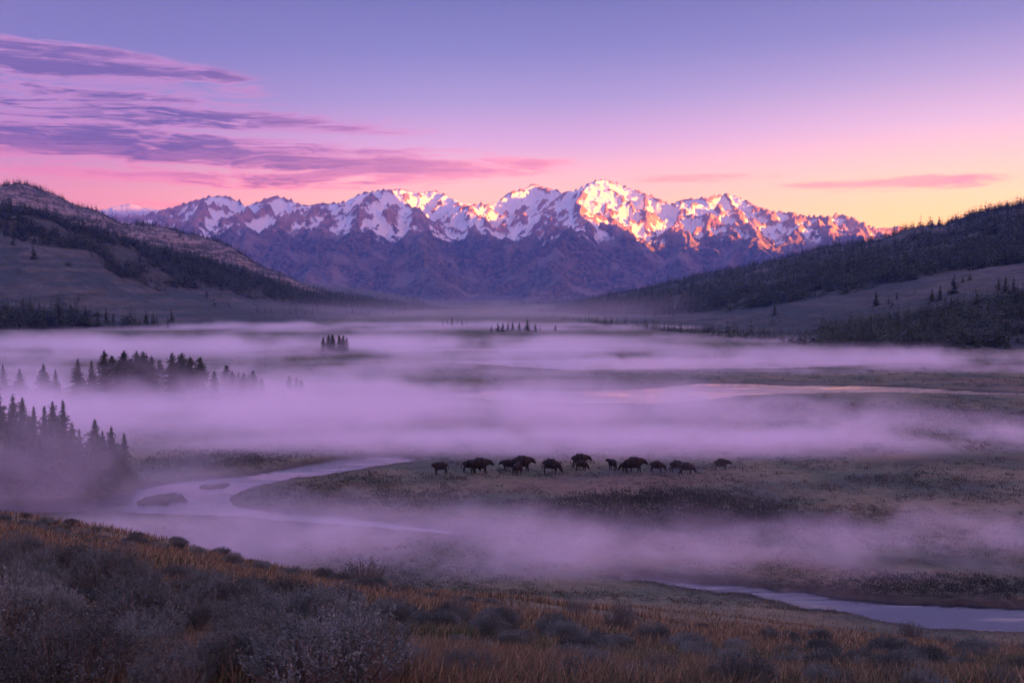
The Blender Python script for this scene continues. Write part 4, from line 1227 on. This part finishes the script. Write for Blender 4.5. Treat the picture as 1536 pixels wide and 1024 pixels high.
# ------------------------------------------------------------------ cattle
def cow_mesh(pose):
    """one continuous body. pose: head (up | level | graze), step (leg offsets), look (side turn of the head)"""
    head, step, turn, bulk = pose
    import bmesh
    J = []; E = []
    def j(p, r, parent=None):
        J.append((p, r)); k = len(J) - 1
        if parent is not None: E.append((parent, k))
        return k
    b = bulk
    mid = j((0, 0, .97), (.38 * b, .52 * b))
    rib = j((0.36, 0, 1.02), (.35 * b, .52 * b), mid)
    sh = j((0.66, 0, 1.08), (.28 * b, .46 * b), rib)
    fl = j((-0.34, 0, 1.02), (.35 * b, .47 * b), mid)
    hip = j((-0.72, 0, 1.10), (.28 * b, .33 * b), fl)
    rump = j((-0.92, 0, 1.08), (.18 * b, .22 * b), hip)
    if head == 'graze': n1, n2, hd, mz = (0.98, 0.0, 0.98), (1.20, 0, 0.72), (1.36, 0, 0.48), (1.44, 0, 0.20)
    elif head == 'level': n1, n2, hd, mz = (1.00, 0.0, 1.16), (1.24, 0, 1.12), (1.44, 0, 1.02), (1.60, 0, 0.80)
    else: n1, n2, hd, mz = (0.98, 0.0, 1.20), (1.16, 0, 1.26), (1.32, 0, 1.26), (1.50, 0, 1.04)
    def tn(p, k):
        x, y, z = p; dx = x - 0.8
        return (0.8 + dx * math.cos(turn * k), dx * math.sin(turn * k), z)
    a1 = j(tn(n1, .4), (.20, .31), sh); a2 = j(tn(n2, .8), (.15, .24), a1)
    a3 = j(tn(hd, 1), (.13, .17), a2); a4 = j(tn(mz, 1), (.085, .10), a3)
    for s in (-1, 1):        # ears
        hx, hy, hz = tn(hd, 1)
        px_, py_ = -math.sin(turn), math.cos(turn)
        e0 = j((hx - .02, hy + s * .13 * py_, hz + .10), (.035, .03), a3)
        j((hx - .06 + s * .12 * px_, hy + s * .25 * py_, hz + .11), (.018, .035), e0)
    k = 0
    for (bx, par, front) in ((0.62, sh, True), (-0.72, hip, False)):
        for s in (-1, 1):
            st = step[k]; k += 1
            y = s * .17 * b
            if front:
                e = j((bx + .04, y, 0.74), (.115, .13), par); kn = j((bx + .02 + st * .5, y, 0.42), (.085, .095), e)
                ft = j((bx + .0 + st, y, 0.12), (.062, .065), kn); j((bx + .03 + st, y, 0.02), (.07, .075), ft)
            else:
                e = j((bx + .10 + st * .2, y, 0.76), (.13, .19), par); kn = j((bx - .08 + st * .7, y, 0.47), (.085, .11), e)
                ft = j((bx - .02 + st, y, 0.12), (.062, .066), kn); j((bx + .02 + st, y, 0.02), (.07, .075), ft)
    t1 = j((-1.04, 0, 1.10), (.035, .04), rump); t2 = j((-1.10, 0, 0.80), (.024, .024), t1); t3 = j((-1.11, 0, 0.52), (.05, .05), t2); j((-1.11, 0, 0.38), (.02, .02), t3)
    me = bpy.data.meshes.new('body')
    me.from_pydata([p for p, r in J], E, [])
    o = bpy.data.objects.new('body', me); col.objects.link(o)
    md = o.modifiers.new('skin', 'SKIN')
    for v, (p, r) in zip(me.skin_vertices[0].data, J): v.radius = r if hasattr(r, '__len__') else (r, r)
    me.skin_vertices[0].data[0].use_root = True
    md.use_smooth_shade = True
    o.modifiers.new('sub', 'SUBSURF').levels = 2
    o.modifiers['sub'].render_levels = 2
    sm = o.modifiers.new('smooth', 'SMOOTH'); sm.factor = 0.5; sm.iterations = 5
    dg = bpy.context.evaluated_depsgraph_get(); dg.update()
    out = bpy.data.meshes.new_from_object(o.evaluated_get(dg))
    bpy.data.objects.remove(o)
    out.name = 'body'; out.materials.clear(); out.materials.append(M_hide)
    # horns
    hx, hy, hz = tn(hd, 1)
    HV = []; HF = []; n = 0
    px_, py_ = -math.sin(turn), math.cos(turn)
    fx, fy = math.cos(turn), math.sin(turn)
    for s in (-1, 1):
        prev = None
        pts = [(0, .08, .10, .032), (0.0, .18, .15, .026), (.03, .24, .24, .016), (.03, .23, .33, .004)]
        for (f, sd_, up, r) in pts:
            c = (hx + f * fx + s * sd_ * px_, hy + f * fy + s * sd_ * py_, hz + up)
            ring = []
            for q in range(6):
                an = q * math.pi / 3
                HV.append((c[0] + r * math.cos(an) * fx, c[1] + r * math.cos(an) * fy + r * math.sin(an) * .5 * py_, c[2] + r * math.sin(an))); ring.append(n); n += 1
            if prev:
                for q in range(6):
                    HF += [(prev[q], prev[(q + 1) % 6], ring[(q + 1) % 6]), (prev[q], ring[(q + 1) % 6], ring[q])]
            prev = ring
    hm = make_mesh('horns', HV, np.array(HF).ravel(), 3); hm.materials.append(M_horn)
    return out, hm
POSES = {'graze': cow_mesh(('graze', (.05, -.12, .10, -.10), 0.15, 1.0)), 'level': cow_mesh(('level', (.16, -.10, -.12, .12), 0.0, 1.06)), 'up': cow_mesh(('up', (.02, -.05, .06, -.04), 0.5, 0.92)), 'low': cow_mesh(('graze', (.12, -.05, -.10, .10), -.2, 0.95))}
# feet picture x, y, height px, heading (degrees: 0 faces right, 180 left, 90 away), pose, label
HERD = [
    (661, 712, 19, 205, 'up', 0.55, 'small cow at the left end of the herd, standing apart and turned towards us'),
    (705, 709, 19, 0, 'low', 0.8, 'calf half hidden behind the rump of the herd-left large cow'),
    (719, 711, 23, 0, 'level', 1.0, 'large cow near the left end with a calf behind its rump'),
    (763, 706, 16, 172, 'level', .8, 'cow facing left at the left side of the central trio'),
    (782, 708, 23, 2, 'level', 1.1, 'biggest cow of the central trio, facing right'),
    (776, 712, 18, 60, 'graze', .9, 'cow standing in front of the biggest one in the central trio'),
    (826, 711, 22, 335, 'graze', .7, 'narrow-looking grazing cow standing alone right of the central trio'),
    (869, 702, 20, 4, 'level', 1.05, 'large cow right of centre with another cow grazing before it'),
    (871, 706, 15, 15, 'low', .8, 'smaller cow grazing in front of the large one right of centre'),
    (919, 705, 16, 118, 'up', .7, 'cow seen from behind, alone left of the dense group'),
    (940, 708, 15, 178, 'graze', .7, 'calf mostly hidden on the left behind the heavy cow'),
    (950, 710, 23, 3, 'level', 1.0, 'heavy cow facing right with a dropped muzzle in the right half of the herd'),
    (985, 709, 17, 355, 'graze', .8, 'small cow with horns grazing between the heavy cow and the last overlapping pair'),
    (1015, 709, 18, 8, 'graze', .9, 'rear cow of the last overlapping pair'),
    (1029, 712, 18, 350, 'graze', .85, 'front cow of the last overlapping pair, horned head low to the right'),
    (1081, 706, 17, 0, 'level', 1.1, 'long cow standing alone at the right end of the herd, pale with mist'),
]
for (px, py, hpx, hd, pose, bl, lab) in HERD:
    x, y = G(px, py); x, y = float(x), float(y)
    s = (hpx * 1.05 / FOC * y) / 1.48
    z = float(ground_z(np.array([x]), np.array([y]))[0])
    e = empty('cow', (x, y, z - 0.03), R(hd), (s * .84, s * .92, s))
    tag(e, lab, 'cow', 'herd grazing on the misty meadow')
    for nm, me in zip(('body', 'horns'), POSES[pose]):
        o = bpy.data.objects.new(nm, me); col.objects.link(o); o.parent = e
